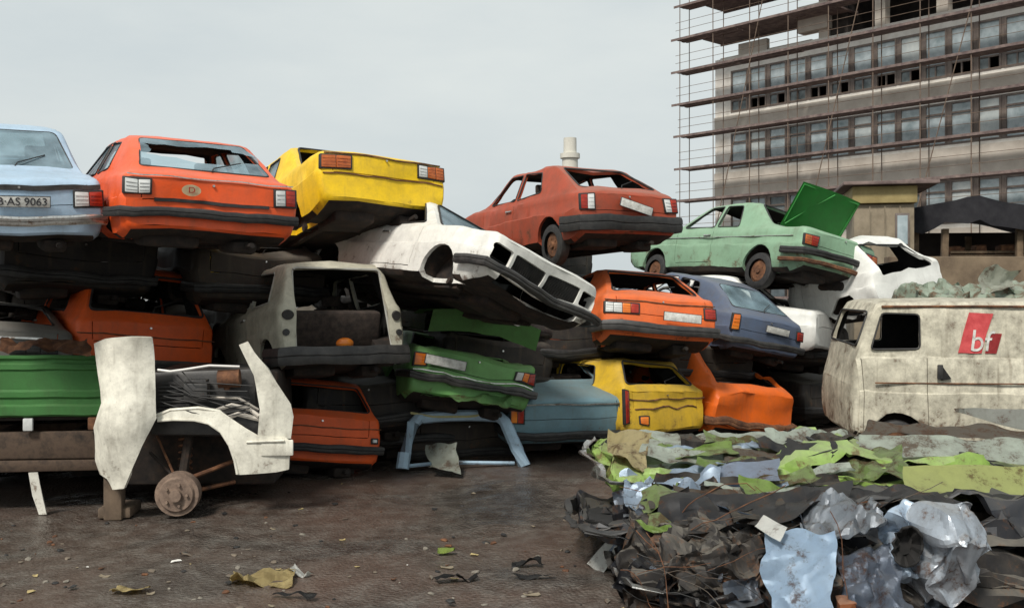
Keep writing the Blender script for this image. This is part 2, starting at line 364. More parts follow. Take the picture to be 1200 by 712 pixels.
def car(S):
    """S: type, pose, paint, label ... ; builds an Empty with body, lamps, bumpers and so on"""
    T = dict(TYPES[S['type']]); T.update(S.get('T', {}))
    x, y, z, rx, ry, rz = S['pose']
    root = empty(S.get('name', 'scrap_car'), (x, y, z), (rx, ry, rz)); s_ = S.get('scale', 1); root.scale = (s_, s_, s_ * S.get('zs', 1))
    tag(root, S['label'], S.get('cat', 'scrap car'), S.get('group', 'wrecked cars stacked in the scrapyard wall'))
    PM = S['paint']; D = make_deform(T, S); L, W = T['L'], T['w']
    body = bm_obj(hull(T), [PM, M_int, M_under])
    cut = [bm_obj(hull(T, .035, 1, zb=.20), [PM, M_int, M_under])]
    bm = bmesh.new()
    for sd in (1, -1):
        for poly in T['side']:
            lp = rpoly(poly, .05, 3)
            prism(bm, [(sd * (.36 if S['type'] != 'van' else .6), p.x, p.y) for p in lp], (sd * .7, 0, 0))
    cut.append(bm_obj(bm, [PM, M_int, M_under]))
    bm = bmesh.new()
    for ya in T['arches']:
        for sd in (1, -1):
            r = .33; n = 22
            lp = [(sd * (W - .24), ya + r * math.cos(a * math.tau / n), .25 + r * math.sin(a * math.tau / n) * 1.02) for a in range(n)]
            prism(bm, lp, (sd * .5, 0, 0))
    cut.append(bm_obj(bm, [PM, M_int, M_under]))
    bm = bmesh.new()
    rl, rn = win_loop(T, 'rear', low=S.get('rear_low')); prism(bm, [p - rn * (.16 if S['type'] != 'box' else .2) for p in rl], rn * .36)
    cut.append(bm_obj(bm, [PM, M_int, M_under]))
    bm = bmesh.new(); fl, fn = win_loop(T, 'front'); (None if S.get('half') else 1) and prism(bm, [p - fn * .16 for p in fl], fn * .34)
    for (x0, x1, z0, z1) in S.get('front_holes', []):
        lp = rpoly([(x0, z0), (x1, z0), (x1, z1), (x0, z1)], .03); prism(bm, [(p.x, L - .2, p.y) for p in lp], (0, .5, 0))
    for (x0, x1, z0, z1) in S.get('rear_holes', []):
        lp = rpoly([(x0, z0), (x1, z0), (x1, z1), (x0, z1)], .03); prism(bm, [(p.x, -.2, p.y) for p in lp], (0, .4, 0))
    for (x0, x1, y0, y1) in S.get('top_holes', []):    # open boot or bonnet
        lp = rpoly([(x0, y0), (x1, y0), (x1, y1), (x0, y1)], .05); prism(bm, [(p.x, p.y, .80) for p in lp], (0, 0, .3))
    cut.append(bm_obj(bm, [PM, M_int, M_under]))
    bm = bmesh.new()                                    # panel gaps
    z1 = T['belt']; g = .0045
    for yd in T['doors']:
        for sd in (1, -1): box(bm, (sd * (W - .05), yd, lerp(.32, z1, .5)), (.3, 2 * g, z1 - .36))
    for sd in (1, -1):
        if T['trunk'] and not S.get('top_holes') and not S.get('rear_low'): box(bm, (sd * W * .78, -.02, z1 - .13), (2 * g, .2, .2))
        box(bm, (sd * (W - .05), lerp(T['doors'][0], T['doors'][1], .5), .315), (.3, T['doors'][1] - T['doors'][0] - .03, 2 * g))
    if T['trunk'] and not S.get('rear_low'): box(bm, (0, -.02, z1 - .245), (W * 1.54, .2, 2 * g))
    cut.append(bm_obj(bm, [PM, M_int, M_under]))
    bb = carve(body, cut)
    if len(bb.faces) < 500: print('BOOLEAN FAIL', S['label'])
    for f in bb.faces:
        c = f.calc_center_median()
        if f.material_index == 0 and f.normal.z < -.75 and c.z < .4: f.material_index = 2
    bmesh.ops.triangulate(bb, faces=[f for f in bb.faces if len(f.verts) > 4])
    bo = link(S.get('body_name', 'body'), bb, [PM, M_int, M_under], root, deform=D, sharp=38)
    # wheel housings
    for ya in T['arches']:
        for sd in (1, -1):
            bm = bmesh.new(); n = 14; A = []
            for xx in (W - .03, W - .26):
                A.append([bm.verts.new((sd * xx, ya + .338 * math.cos(a * math.pi / n), .25 + .345 * math.sin(a * math.pi / n))) for a in range(n + 1)])
            for k in range(n): bm.faces.new((A[0][k], A[0][k + 1], A[1][k + 1], A[1][k]))
            bm.faces.new(A[1]); link('wheel_housing', bm, M_under, root, deform=D)
    bm = bmesh.new()                                    # axles, silencer, pipe, tank
    for ya in T['arches']: cyl(bm, (-W + .2, ya, .22), (W - .2, ya, .22), .04, 8)
    tube(bm, [(.35, -.03, .2), (.35, .5, .17), (.3, 1.2, .16), (.1, 2.0, .16), (.1, L - 1, .18)], .028, 7)
    box(bm, (.33, .38, .18), (.24, .5, .14), .05); box(bm, (-.3, .45, .2), (.5, .5, .14), .05); box(bm, (.0, L - .8, .2), (.5, .6, .2), .05)
    for sd in (-1, 1): box(bm, (sd * .48, L * .45, .19), (.09, L * .75, .07), .01)
    link('underbody', bm, M_under, root, deform=D)
    for (k, side, ty) in S.get('wheels', []):
        wheel(root, (side * (W - .12), T['arches'][k], .20), D, side, tyre=ty)
    # glass and window rubbers
    for key, lp_, nr in (('rear', rl, rn), ('front', fl, fn)):
        if key == 'front' and S.get('half'): continue
        if key == 'rear' and S.get('rear_low'): pass
        bm = bmesh.new(); tube(bm, [p + nr * .004 for p in lp_], .013, 5, closed=True)
        link('window_seal', bm, S.get('seal', M_rubber), root, deform=D)
        if key in S.get('glass', []):
            (yb, zb, wb), (yt, zt_, wt) = T[key]; bm = bmesh.new()
            c = sum(lp_, Vector()) / len(lp_)
            loop = [p + nr * -.006 for p in lp_]
            hole = S.get('hole') if key == 'rear' else None
            A = [bm.verts.new(p) for p in loop]; ed = [bm.edges.new((A[i - 1], A[i])) for i in range(len(A))]
            if hole:
                u0, v0, ru, rv = hole; dn = (Vector((0, yt - yb, zt_ - zb))); H = []
                for k in range(30):
                    a = k * math.tau / 30; j = 1 + .10 * math.sin(5.3 * a + 1) + .06 * math.sin(13 * a); ex = 2.6
                    cu = math.copysign(abs(math.cos(a)) ** (2 / ex), math.cos(a)); sv = math.copysign(abs(math.sin(a)) ** (2 / ex), math.sin(a))
                    H.append(bm.verts.new(Vector((0, yb, zb)) - nr * .006 + dn * (v0 + rv * sv * j) + Vector((u0 + ru * cu * j, 0, 0))))
                ed += [bm.edges.new((H[i - 1], H[i])) for i in range(30)]
            bmesh.ops.triangle_fill(bm, edges=ed, use_beauty=True)
            link('rear_window' if key == 'rear' else 'windscreen', bm, M_glass, root, smooth=False, deform=D)
    for sd in (1, -1):
        for i, poly in enumerate(T['side']):
            lp = rpoly(poly, .05, 3); bm = bmesh.new()
            tube(bm, [(sd * (side_x(T, p.x, p.y) + .002), p.x, p.y) for p in lp], .011, 5, closed=True)
            link('window_seal', bm, S.get('seal', M_rubber), root, deform=D)
            if 'side' in S.get('glass', []):
                bm = bmesh.new(); bm.faces.new([bm.verts.new((sd * (side_x(T, p.x, p.y) - .008), p.x, p.y)) for p in lp])
                link('side_window', bm, M_glass, root, smooth=False, deform=D)
    # door handles, fuel flap, boot lock
    if not S.get('half') and S['type'] != 'van':
        for sd in (-1, 1):
            bm = bmesh.new(); yh = T['doors'][0] + .12; xh = W * .985
            box(bm, (sd * (xh + .016), yh, T['belt'] - .09), (.012, .15, .022), .004); box(bm, (sd * (xh + .004), yh - .06, T['belt'] - .09), (.03, .025, .03), .004); box(bm, (sd * (xh + .004), yh + .06, T['belt'] - .09), (.03, .025, .03), .004)
            link('door_handle', bm, M_chrome, root, deform=D)
        if not S.get('rear_low'):
            bm = bmesh.new(); cyl(bm, (0, .01, T['belt'] - .06), (0, -.022, T['belt'] - .06), .012, 10); link('boot_lock', bm, M_chrome, root, deform=D)
        bm = bmesh.new(); cyl(bm, (W * .98, T['arches'][0] - .1, T['belt'] - .17), (W * 1.003, T['arches'][0] - .1, T['belt'] - .17), .07, 18); link('fuel_flap', bm, PM, root, deform=D)
        if 'rear' in S.get('glass', []) or S['type'] in ('hatch', 'fast'):
            (yb, zb_, wb), (yt, zt_, wt) = T['rear']; bm = bmesh.new()
            if not S.get('rear_low'): tube(bm, [(.03, yb - .03, zb_ + .01), (.06, yb + .02, zb_ + .05), (.34, lerp(yb, yt, .3), lerp(zb_, zt_, .3) + .03)], .007, 5); link('wiper', bm, M_rubber, root, deform=D)
    # seats, dash, wheel
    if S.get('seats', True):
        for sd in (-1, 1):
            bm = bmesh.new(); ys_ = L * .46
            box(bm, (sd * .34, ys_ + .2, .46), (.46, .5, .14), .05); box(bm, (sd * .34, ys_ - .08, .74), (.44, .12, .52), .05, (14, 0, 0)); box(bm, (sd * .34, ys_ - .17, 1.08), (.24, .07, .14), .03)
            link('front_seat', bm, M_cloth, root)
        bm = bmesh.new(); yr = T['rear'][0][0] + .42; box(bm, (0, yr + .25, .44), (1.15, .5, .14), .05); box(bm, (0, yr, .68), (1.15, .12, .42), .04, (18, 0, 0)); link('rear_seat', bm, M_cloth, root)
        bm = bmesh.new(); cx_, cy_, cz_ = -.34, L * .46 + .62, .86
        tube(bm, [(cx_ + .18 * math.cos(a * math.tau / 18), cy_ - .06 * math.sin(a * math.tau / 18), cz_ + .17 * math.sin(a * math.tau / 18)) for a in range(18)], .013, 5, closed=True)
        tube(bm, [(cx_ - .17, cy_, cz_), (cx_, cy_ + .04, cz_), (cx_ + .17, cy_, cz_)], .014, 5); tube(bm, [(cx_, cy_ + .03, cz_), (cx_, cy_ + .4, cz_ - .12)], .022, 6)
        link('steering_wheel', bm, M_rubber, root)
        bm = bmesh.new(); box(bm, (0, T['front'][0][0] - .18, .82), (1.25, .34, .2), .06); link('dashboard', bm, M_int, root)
    # bumpers
    for e, zz, mt, kw in S.get('bumpers', []):
        bm = bumper_bm(T, e, zz, **kw); link('bumper', bm, mt, root, deform=D)
    # lamps : end, x0,x1,z0,z1, mats list across x
    for (e, x0, x1, z0, z1, ms) in S.get('lamps', []):
        n = len(ms); hostl = None
        bm = bmesh.new(); box(bm, ((x0 + x1) / 2, (.004 if e == 'rear' else L - .004), (z0 + z1) / 2), (abs(x1 - x0) + .03, .05, z1 - z0 + .028), .008); link('lamp_surround', bm, M_rubber, root, deform=D)
        for i, mt in enumerate(ms):
            a = lerp(x0, x1, i / n); b = lerp(x0, x1, (i + 1) / n); bm = bmesh.new()
            yy = -.006 if e == 'rear' else L + .006
            box(bm, ((a + b) / 2, yy, (z0 + z1) / 2), (abs(b - a) - .006, .045, z1 - z0 - .004), .008)
            for k in range(1, 4): box(bm, ((a + b) / 2, yy - .024 * (1 if e == 'rear' else -1), lerp(z0, z1, k / 4)), (abs(b - a) - .02, .006, .008))
            nm = 'tail_lamp' if e == 'rear' else 'headlight'
            if i == 0: hostl = link(nm, bm, mt, root, deform=D)
            else: link('lamp_lens', bm, mt, hostl, deform=D)
    for (e, xc, zc, txt, tilt) in S.get('plates', []):
        yy = -.035 if e == 'rear' else L + .035
        if txt == 'bumper': yy = -.14; txt = None
        bm = bmesh.new(); box(bm, (0, 0, 0), (.52, .012, .115), .004)
        Mx = Matrix.Translation((xc, yy, zc)) @ Matrix.Rotation(R_(tilt), 4, 'Y')
        cc = Vector((xc, yy, zc)); sh_ = D(cc) - cc; DR = lambda p, sh_=sh_: Vector(p) + sh_ + Vector((0, -.012, 0))
        bm.transform(Mx); po = link('number_plate', bm, M_plate, root, deform=DR)
        if txt:
            bm = text_bm(txt, .112); bm.transform(Mx @ Matrix.Translation((0, -.009, -.003)) @ Matrix.Rotation(R_(90), 4, 'X') @ Matrix.Scale(.98, 4, (1, 0, 0)))
            link('plate_lettering', bm, M_ink, po, smooth=False, deform=DR)
        bm = bmesh.new()
        for sd in (-1, 1): box(bm, (sd * .257, -.001, 0), (.006, .014, .115))
        for sd in (-1, 1): box(bm, (0, -.001, sd * .056), (.516, .014, .005))
        bm.transform(Mx); link('plate_border', bm, M_ink, po, smooth=False, deform=DR)
    for st in S.get('strips', []):      # side rub strip at height z
        zz, mt, th = st
        for sd in (-1, 1):
            bm = bmesh.new(); box(bm, (sd * (W * .992), L / 2, zz), (.02, L - .5, th), .004)
            for _ in range(1): bmesh.ops.bisect_plane(bm, geom=bm.verts[:] + bm.edges[:] + bm.faces[:], plane_co=(0, L * .3, 0), plane_no=(0, 1, 0)); bmesh.ops.bisect_plane(bm, geom=bm.verts[:] + bm.edges[:] + bm.faces[:], plane_co=(0, L * .7, 0), plane_no=(0, 1, 0))
            link('side_trim', bm, mt, root, deform=D)
    for st in S.get('end_strips', []):   # (end, z, material, thickness, xhalf)
        e, zz, mt, th, xh = st; yy = -.004 if e == 'rear' else L + .004; bm = bmesh.new()
        for k in range(-6, 6): box(bm, ((k + .5) * xh / 6, yy, zz), (xh / 6 + .001, .02, th))
        bmesh.ops.remove_doubles(bm, verts=bm.verts, dist=.003); link('trim_strip', bm, mt, root, deform=D)
    return root, T, D

# ---------------------------------------------------------------- ground
def at(px, py, Y): return Vector(((px - 600) / 1167 * Y, Y, 2.1 - (py - 345) / 1167 * Y))
def ground_mat():
    m, t, p, l = base_mat('muddy_ground'); c = N(t, 'ShaderNodeTexCoord')
    a = N(t, 'ShaderNodeTexNoise', Scale=.55, Detail=7.0, Roughness=.6, Distortion=.6); b = N(t, 'ShaderNodeTexNoise', Scale=5.0, Detail=9.0, Roughness=.75); d = N(t, 'ShaderNodeTexNoise', Scale=45.0, Detail=4.0, Roughness=.7)
    vo = N(t, 'ShaderNodeTexVoronoi', Scale=34.0)
    for n in (a, b, d, vo): l(c.outputs['Object'], n.inputs['Vector'])
    r1 = ramp(t, [(.36, (.045, .034, .028)), (.48, (.082, .068, .058)), (.66, (.155, .142, .125))]); l(b.outputs[0], r1.inputs[0])
    r2 = ramp(t, [(.42, (0, 0, 0)), (.66, (1, 1, 1))]); l(a.outputs[0], r2.inputs[0])
    s = N(t, 'ShaderNodeMath', operation='MULTIPLY'); s.inputs[1].default_value = .7; l(r2.outputs[0], s.inputs[0])
    col = mix(t, s.outputs[0], r1.outputs[0], (.105, .062, .045))
    r3 = ramp(t, [(.60, (0, 0, 0)), (.72, (1, 1, 1))]); l(d.outputs[0], r3.inputs[0])
    s3 = N(t, 'ShaderNodeMath', operation='MULTIPLY'); s3.inputs[1].default_value = .55; l(r3.outputs[0], s3.inputs[0])
    col = mix(t, s3.outputs[0], col, (.22, .20, .17))
    r4 = ramp(t, [(.34, (1, 1, 1)), (.45, (0, 0, 0))]); l(a.outputs[0], r4.inputs[0])
    s4 = N(t, 'ShaderNodeMath', operation='MULTIPLY'); s4.inputs[1].default_value = .6; l(r4.outputs[0], s4.inputs[0])
    col = mix(t, s4.outputs[0], col, (.034, .028, .026)); l(col, p.inputs['Base Color'])
    mr = N(t, 'ShaderNodeMapRange'); mr.inputs['From Min'].default_value = .36; mr.inputs['From Max'].default_value = .56; mr.inputs['To Min'].default_value = .12; mr.inputs['To Max'].default_value = .36; l(a.outputs[0], mr.inputs[0]); l(mr.outputs[0], p.inputs['Roughness'])
    ad = N(t, 'ShaderNodeMath', operation='MULTIPLY_ADD'); ad.inputs[1].default_value = .35; l(d.outputs[0], ad.inputs[0]); l(b.outputs[0], ad.inputs[2])
    bp = N(t, 'ShaderNodeBump'); bp.inputs['Strength'].default_value = .55; bp.inputs['Distance'].default_value = .03; vm = N(t, 'ShaderNodeMath', operation='MULTIPLY_ADD'); vm.inputs[1].default_value = -.9; l(vo.outputs['Distance'], vm.inputs[0]); l(ad.outputs[0], vm.inputs[2]); l(vm.outputs[0], bp.inputs['Height']); l(bp.outputs[0], p.inputs['Normal'])
    return m
def ground_z(x, y):
    if not (-14 < x < 12 and 3 < y < 22): return 0.0
    e = min(1, (x + 14) / 3, (12 - x) / 3, (y - 3) / 1, (22 - y) / 3)
    return e * (.055 * noise.noise(Vector((x * .55, y * .55, 3))) + .022 * noise.noise(Vector((x * 2.1, y * 2.1, 8))) + .008 * noise.noise(Vector((x * 7, y * 7, 1)))) - .01 * e
bm = bmesh.new(); xs = [-1500, -200, -60, -14.5] + [-14 + .13 * i for i in range(201)] + [12.5, 60, 200, 1500]; ys = [-300, -30, 0, 2.6] + [3 + .13 * i for i in range(147)] + [22.5, 60, 200, 2500]
g = [[bm.verts.new((x, y, ground_z(x, y))) for x in xs] for y in ys]
for a, b in zip(g, g[1:]):
    for i in range(len(xs) - 1): bm.faces.new((a[i], a[i + 1], b[i + 1], b[i]))
tag(link('ground', bm, ground_mat()), kind='structure')

# ---------------------------------------------------------------- concrete building with scaffold
M_conc = rough_mat('concrete', (.54, .51, .46), (.76, .73, .68), .8, .85, .3, c3=(.62, .57, .50))
M_concd = rough_mat('stained_concrete', (.44, .395, .34), (.66, .61, .54), .7, .9, .3)
M_dark = rough_mat('dark_interior', (.012, .010, .010), (.05, .04, .035), 1.5, .95)  # near-black: shade behind the openings is put into the colour
M_plank = rough_mat('scaffold_planks', (.08, .055, .055), (.24, .18, .16), 3.0, .9)
M_pole = rough_mat('scaffold_pole', (.09, .06, .045), (.2, .14, .1), 3.0, .6)
M_wframe = rough_mat('window_frame', (.10, .08, .075), (.20, .165, .14), 3.0, .7)
M_wglass = rough_mat('window_glass', (.20, .26, .28), (.50, .57, .60), 1.3, .18, .05)
M_wglass3 = rough_mat('window_glass_pale', (.34, .40, .42), (.66, .70, .68), 1.1, .3, .05)
M_wglass2 = rough_mat('window_glass_dark', (.06, .075, .08), (.22, .26, .27), 1.3, .2, .05)
O = Vector((11.88, 58.2, 0)); dx = Vector((.665, -.747, 0)); dn = Vector((-.747, -.665, 0))
ang = math.atan2(dx.y, dx.x)
bld = empty('office_building', O, (0, 0, math.degrees(ang)))
tag(bld, 'unfinished concrete office block with rows of windows behind scaffolding', 'building')
# local: x along the facade, -y towards the yard
bm = bmesh.new(); LEN = 30; ZL = [5.6, 9.35, 13.1]
def B(bm, x0, x1, y0, y1, z0, z1, bev=0): return box(bm, ((x0 + x1) / 2, (y0 + y1) / 2, (z0 + z1) / 2), (x1 - x0, y1 - y0, z1 - z0), bev)
spand = [(0, 1.9), (3.9, 5.5), (7.6, 9.3), (11.35, 12.55), (14.95, 15.75)]
for (a, b) in spand: B(bm, 0, LEN, 0, .35, a, b)
wz = [(1.9, 3.9), (5.5, 7.6), (9.3, 11.35), (12.55, 14.95)]
for a, b in wz: B(bm, 0, 1.15, .004, .33, a - .01, b + .01); B(bm, LEN - .6, LEN, .004, .33, a - .01, b + .01)
B(bm, 0, LEN, 12, 12.3, 0, 15.6)
B(bm, .003, .3, .352, 12, 0, 15.7); link('wall', bm, M_conc, bld)
bm = bmesh.new()
for z in (3.0, 6.6, 8.6, 10.6, 14.2): B(bm, .31, LEN, .36, 11.9, z, z + .25)
B(bm, .31, LEN, 2.4, 2.6, .1, 15.4); link('floor_slabs', bm, M_dark, bld)
bm = bmesh.new()
for (a, b) in ((11.35, 12.5), (7.6, 9.25), (3.95, 5.4)): B(bm, .01, LEN, -.12, -.004, a + .15, b - .12)
link('spandrel_panel', bm, M_concd, bld)
bay = 1.27
for r, (a, b) in enumerate(wz):
    for k in range(22):
        x0 = 1.2 + k * bay; x1 = x0 + bay * .74
        if r == 0 and k > 8: continue
        bm = bmesh.new(); pw = .09
        B(bm, x0 - pw, x0, -.03, .12, a, b); B(bm, x1, x1 + pw, -.03, .12, a, b); B(bm, x0 + .001, x1 - .001, -.02, .12, a, a + .1); B(bm, x0 + .001, x1 - .001, -.02, .12, b - .1, b)
        zt = a + .62 if r == 3 else (a + (b - a) * .72)
        B(bm, x0 + .001, x1 - .001, -.025, .1, zt, zt + .09)
        if r == 3: B(bm, (x0 + x1) / 2 - .03, (x0 + x1) / 2 + .03, -.022, .09, a + .1, zt)
        fr = link('window', bm, M_wframe, bld, smooth=False)
        bm = bmesh.new(); B(bm, x0, x1, .05, .065, (zt + .09 if r == 3 else a + .1), b - .1); link('pane', bm, (M_wglass, M_wglass3, M_wglass, M_wglass2)[(k * 7 + r * 5 + k // 4) % 4 if (k * 13 + r) % 5 < 3 else 0], fr, smooth=False)
        if r == 3 and k % 3 != 1:
            bm = bmesh.new(); B(bm, x0, (x0 + x1) / 2 if k % 3 else x1, .05, .065, a + .1, zt); link('pane', bm, M_wglass2, fr, smooth=False)
    bm = bmesh.new()
    for k in range(22):
        x0 = 1.2 + k * bay + bay * .74 + .095; B(bm, x0, x0 + bay * .26 - .19, .0, .3, a - .005, b + .005)
    link('mullion', bm, M_wframe, bld, smooth=False)
# open concrete frame above
bm = bmesh.new()
for x in (7.0, 10.2, 13.4, 16.6, 19.8, 23.0, 26.2, 29.4):
    for y in (.05, 5.5, 11): B(bm, x - .28, x + .28, y, y + .5, 15.75, 18.6)
B(bm, 6.2, LEN, -.3, 12, 18.6, 19.05)
for x in (10.2, 16.6, 23.0, 29.4): B(bm, x - .25, x + .25, .05, .5, 19.05, 22)
B(bm, 7.3, LEN, -.2, 12, 22, 22.5)
B(bm, 5.6, 7.4, -.25, .5, 16.2, 17.6); B(bm, 0, 6, .5, 1.0, 15.76, 15.95); B(bm, 1.4, 3.3, .3, .6, 15.8, 16.5)
link('frame', bm, M_concd, bld)
bm = bmesh.new(); B(bm, 7.3, LEN, 4.2, 4.5, 15.8, 18.55); B(bm, 10.4, LEN, 4.2, 4.5, 19.1, 21.95); B(bm, 7.3, 8.3, .25, 4.1, 15.8, 18.5); link('inner_wall', bm, M_dark, bld)
# scaffolding
sc_ = empty('scaffolding', O + dn * 1.3, (0, 0, math.degrees(ang))); tag(sc_, 'timber decked scaffolding along the concrete office block', 'scaffolding')
lifts = [1.9, 3.75, 5.6, 7.5, 9.35, 11.25, 13.1, 15.0, 16.9, 18.8, 20.7, 22.5]
random.seed(4)
for i, z in enumerate(lifts):
    bm = bmesh.new(); x0 = -1.35 + random.uniform(-.15, .15); xe = LEN
    if z > 22: x0 = 3.5
    elif z > 20: x0 = 1.5
    for r in range(4):
        for s in range(8):
            a = x0 + (xe - x0) * s / 8; b = x0 + (xe - x0) * (s + 1) / 8
            B(bm, a + .01 + random.uniform(0, .05), b, -.5 + r * .26, -.26 + r * .26, z + random.uniform(-.02, .02), z + .05)
    B(bm, x0 - .3, xe, -.56, -.52, z - .03, z + .10); link('deck', bm, M_plank, sc_, smooth=False)
    if 15 < z < 23:
        bm = bmesh.new(); B(bm, x0 + 1.2, 8.5, .5, 2.2, z - .02, z + .06); B(bm, x0 + 1.2, 8.5, 2.2, 2.26, z - .12, z + .12); link('deck', bm, M_plank, sc_, smooth=False)
    bm = bmesh.new()
    for h in (.55, 1.0): tube(bm, [(x0, -.5, z + h), (xe, -.5, z + h)], .014, 5)
    link('guard_rail', bm, M_pole, sc_, smooth=False)
for k in range(17):
    x = -1.2 + k * 2.4
    for y in (-.48, .42):
        bm = bmesh.new(); tube(bm, [(x, y, 0), (x + random.uniform(-.05, .05), y, 20.6 + random.uniform(0, 3))], .026, 6); link('standard', bm, M_pole, sc_)
bm = bmesh.new()
for k in range(5): tube(bm, [(.2 + k * 6, -.53, 1 + k), (5.5 + k * 6, -.53, 22)], .026, 5)
link('brace', bm, M_pole, sc_)

# ---------------------------------------------------------------- chimney, kiosk, shed behind the yard
bm = bmesh.new(); c = at(668, 345, 230); n = 20
tube(bm, [(c.x, 230, 0), (c.x, 230, 33.5), (c.x, 230, 33.5), (c.x, 230, 34.6), (c.x, 230, 34.6), (c.x, 230, 38.2)], 1.9, n, taper=[1.15, .95, 1.2, 1.2, .8, .78])
tag(link('chimney', bm, rough_mat('pale_chimney', (.52, .5, .44), (.62, .6, .53), .6, .9)), 'pale far chimney with a dark band above the wrecks', 'chimney')
kp = at(1036, 300, 21); ks = empty('site_cabin', (kp.x, kp.y, 0), (0, 0, -12)); tag(ks, 'beige site cabin with ochre fascia behind the open green boot lid', 'cabin')
M_beige = rough_mat('beige_boards', (.15, .12, .08), (.29, .24, .17), 2.5, .8); M_ochre = rough_mat('ochre_fascia', (.24, .18, .07), (.38, .30, .13), 3, .7)
bm = bmesh.new(); box(bm, (0, .7, 2.0), (1.2, 1.4, 4.0), .01)
for x in (-.3, .0, .3): box(bm, (x, -.11, 2.0), (.02, .03, 3.9))
link('wall', bm, M_beige, ks); bm = bmesh.new(); box(bm, (0, .7, 4.2), (1.3, 1.6, .36), .02); link('fascia', bm, M_ochre, ks)
bm = bmesh.new(); box(bm, (.1, .8, 4.43), (1.9, 2.2, .07), .01); link('roof', bm, M_plank, ks)
bm = bmesh.new(); box(bm, (.34, -.135, 3.45), (.28, .04, .7), .01); wnd = link('window', bm, M_wframe, ks); bm = bmesh.new(); box(bm, (.34, -.16, 3.45), (.2, .02, .6)); link('pane', bm, M_wglass, wnd)
sp = at(1140, 300, 23); sh = empty('open_shed', (sp.x, sp.y, 0), (0, 0, -6)); tag(sh, 'open timber shed under a sagging black tarpaulin roof', 'shed')
M_tarp = rough_mat('black_tarp', (.012, .012, .018), (.05, .048, .055), 2.5, .75); M_timber = rough_mat('old_timber', (.06, .04, .025), (.2, .14, .085), 5, .9)
bm = bmesh.new(); gx = [-1.55 + .25 * i for i in range(23)]; rows = []
def roofz(x, y): return 4.28 - .16 * abs(x + .1) - (.12 * (x > 1.2) * (x - 1.2)) + .07 * noise.noise(Vector((x * 1.5, y, 2))) - .05 * y
for y in (-.6, -.55, 0, 1, 2, 3):
    rows.append([bm.verts.new((x, y, roofz(x, y) - (.55 + .2 * noise.noise(Vector((x * 2, 0, 5))) if y == -.6 else 0))) for x in gx])
for a, b in zip(rows, rows[1:]):
    for i in range(len(gx) - 1): bm.faces.new((a[i], a[i + 1], b[i + 1], b[i]))
bmesh.ops.solidify(bm, geom=bm.faces[:], thickness=.04); link('roof', bm, M_tarp, sh)
for x in (-1.4, -.75, .9, 2.6, 3.8):
    for y in (-.3, 2.9):
        bm = bmesh.new(); box(bm, (x, y, 1.8), (.14, .14, 3.6), .01, (0, random.uniform(-2, 2), 0)); link('post', bm, M_timber, sh)
bm = bmesh.new(); box(bm, (1.2, 3.0, 1.9), (5.6, .1, 3.6)); link('back_wall', bm, M_dark, sh)
for z in (2.1, 2.55, 3.0):
    bm = bmesh.new(); box(bm, (1.3, .6, z), (3.6, 1.2, .05)); box(bm, (1.3, -.02, z + .08), (3.6, .04, .05)); link('shelf', bm, M_timber, sh)
random.seed(9)
M_mid = rough_mat('weathered_card', (.12, .085, .05), (.3, .22, .13), 5, .9)
for i in range(16):
    z = (2.125, 2.575, 3.025)[i % 3]; x = -.35 + (i // 3) * .62 + random.uniform(-.05, .05); h = random.uniform(.16, .34); bm = bmesh.new(); box(bm, (0, 0, h / 2), (random.uniform(.2, .45), .4, h), .015); box(bm, (0, 0, h + .012), (.2, .41, .02))
    o = link('crate', bm, (M_mid, M_timber, M_rust)[i % 3], None); o.matrix_world = sh.matrix_basis @ Matrix.Translation((x, .3, z)); tag(o, 'small worn crate stored on the shelves of the open shed', 'crate', 'crates on the shed shelves')
bm = bmesh.new(); box(bm, (0, 0, 1.5), (4.5, .3, 3.0), .03); o = link('yard_wall', bm, rough_mat('tan_render', (.08, .055, .035), (.19, .14, .09), 2, .9), None); q = at(1170, 300, 20); o.location = (q.x, 20, -.14); tag(o, 'low tan rendered wall below the open shed', 'wall')

# ---------------------------------------------------------------- paints
ORANGE = (.70, .105, .018); 
P_blue = paint((.38, .52, .66), .1, .25, .3, .5, seed=1)
P_or2 = paint((.80, .095, .012), .12, .35, .3, .3, seed=2)
P_yel = paint((.86, .56, .006), .15, .4, .4, .2, seed=3)
P_whi = paint((.76, .75, .70), .35, .35, .45, .2, seed=4)
P_brn = paint((.36, .055, .020), .35, .5, .45, .35, seed=5)
P_grn = paint((.23, .38, .25), .4, .32, .45, .45, seed=6)
P_dgr = paint((.035, .27, .05), .2, .3, .4, .2, seed=7)
P_gry = paint((.22, .20, .165), .45, .65, .55, .2, seed=8)
P_or10 = paint((.74, .10, .010), .2, .35, .4, .2, seed=9)
P_or13 = paint((.74, .13, .018), .3, .35, .45, .5, seed=10)
P_sla = paint((.085, .115, .18), .25, .4, .4, .5, seed=11)
P_gr12 = paint((.14, .34, .10), .35, .4, .4, .5, seed=12)
P_tea = paint((.13, .23, .27), .25, .4, .4, .4, seed=13)
P_ye18 = paint((.62, .39, .02), .35, .45, .45, .3, seed=14)
P_or19 = paint((.80, .14, .008), .25, .3, .4, .2, seed=15)
P_drk = paint((.020, .018, .018), .3, .6, .6, .1, seed=16)  # near-black: the shade of the gaps is put into this colour
P_drb = paint((.034, .026, .021), .35, .6, .6, .1, seed=17)  # brown hulk paint, also darkened with the shade of the gaps
P_van = paint((.62, .58, .46), .62, .9, .5, .2, seed=18)
P_w2 = paint((.74, .74, .70), .12, .22, .4, .2, seed=19)
P_lbl = paint((.36, .50, .62), .3, .35, .45, .4, seed=20)

RR = [M_red, M_red, M_amber]
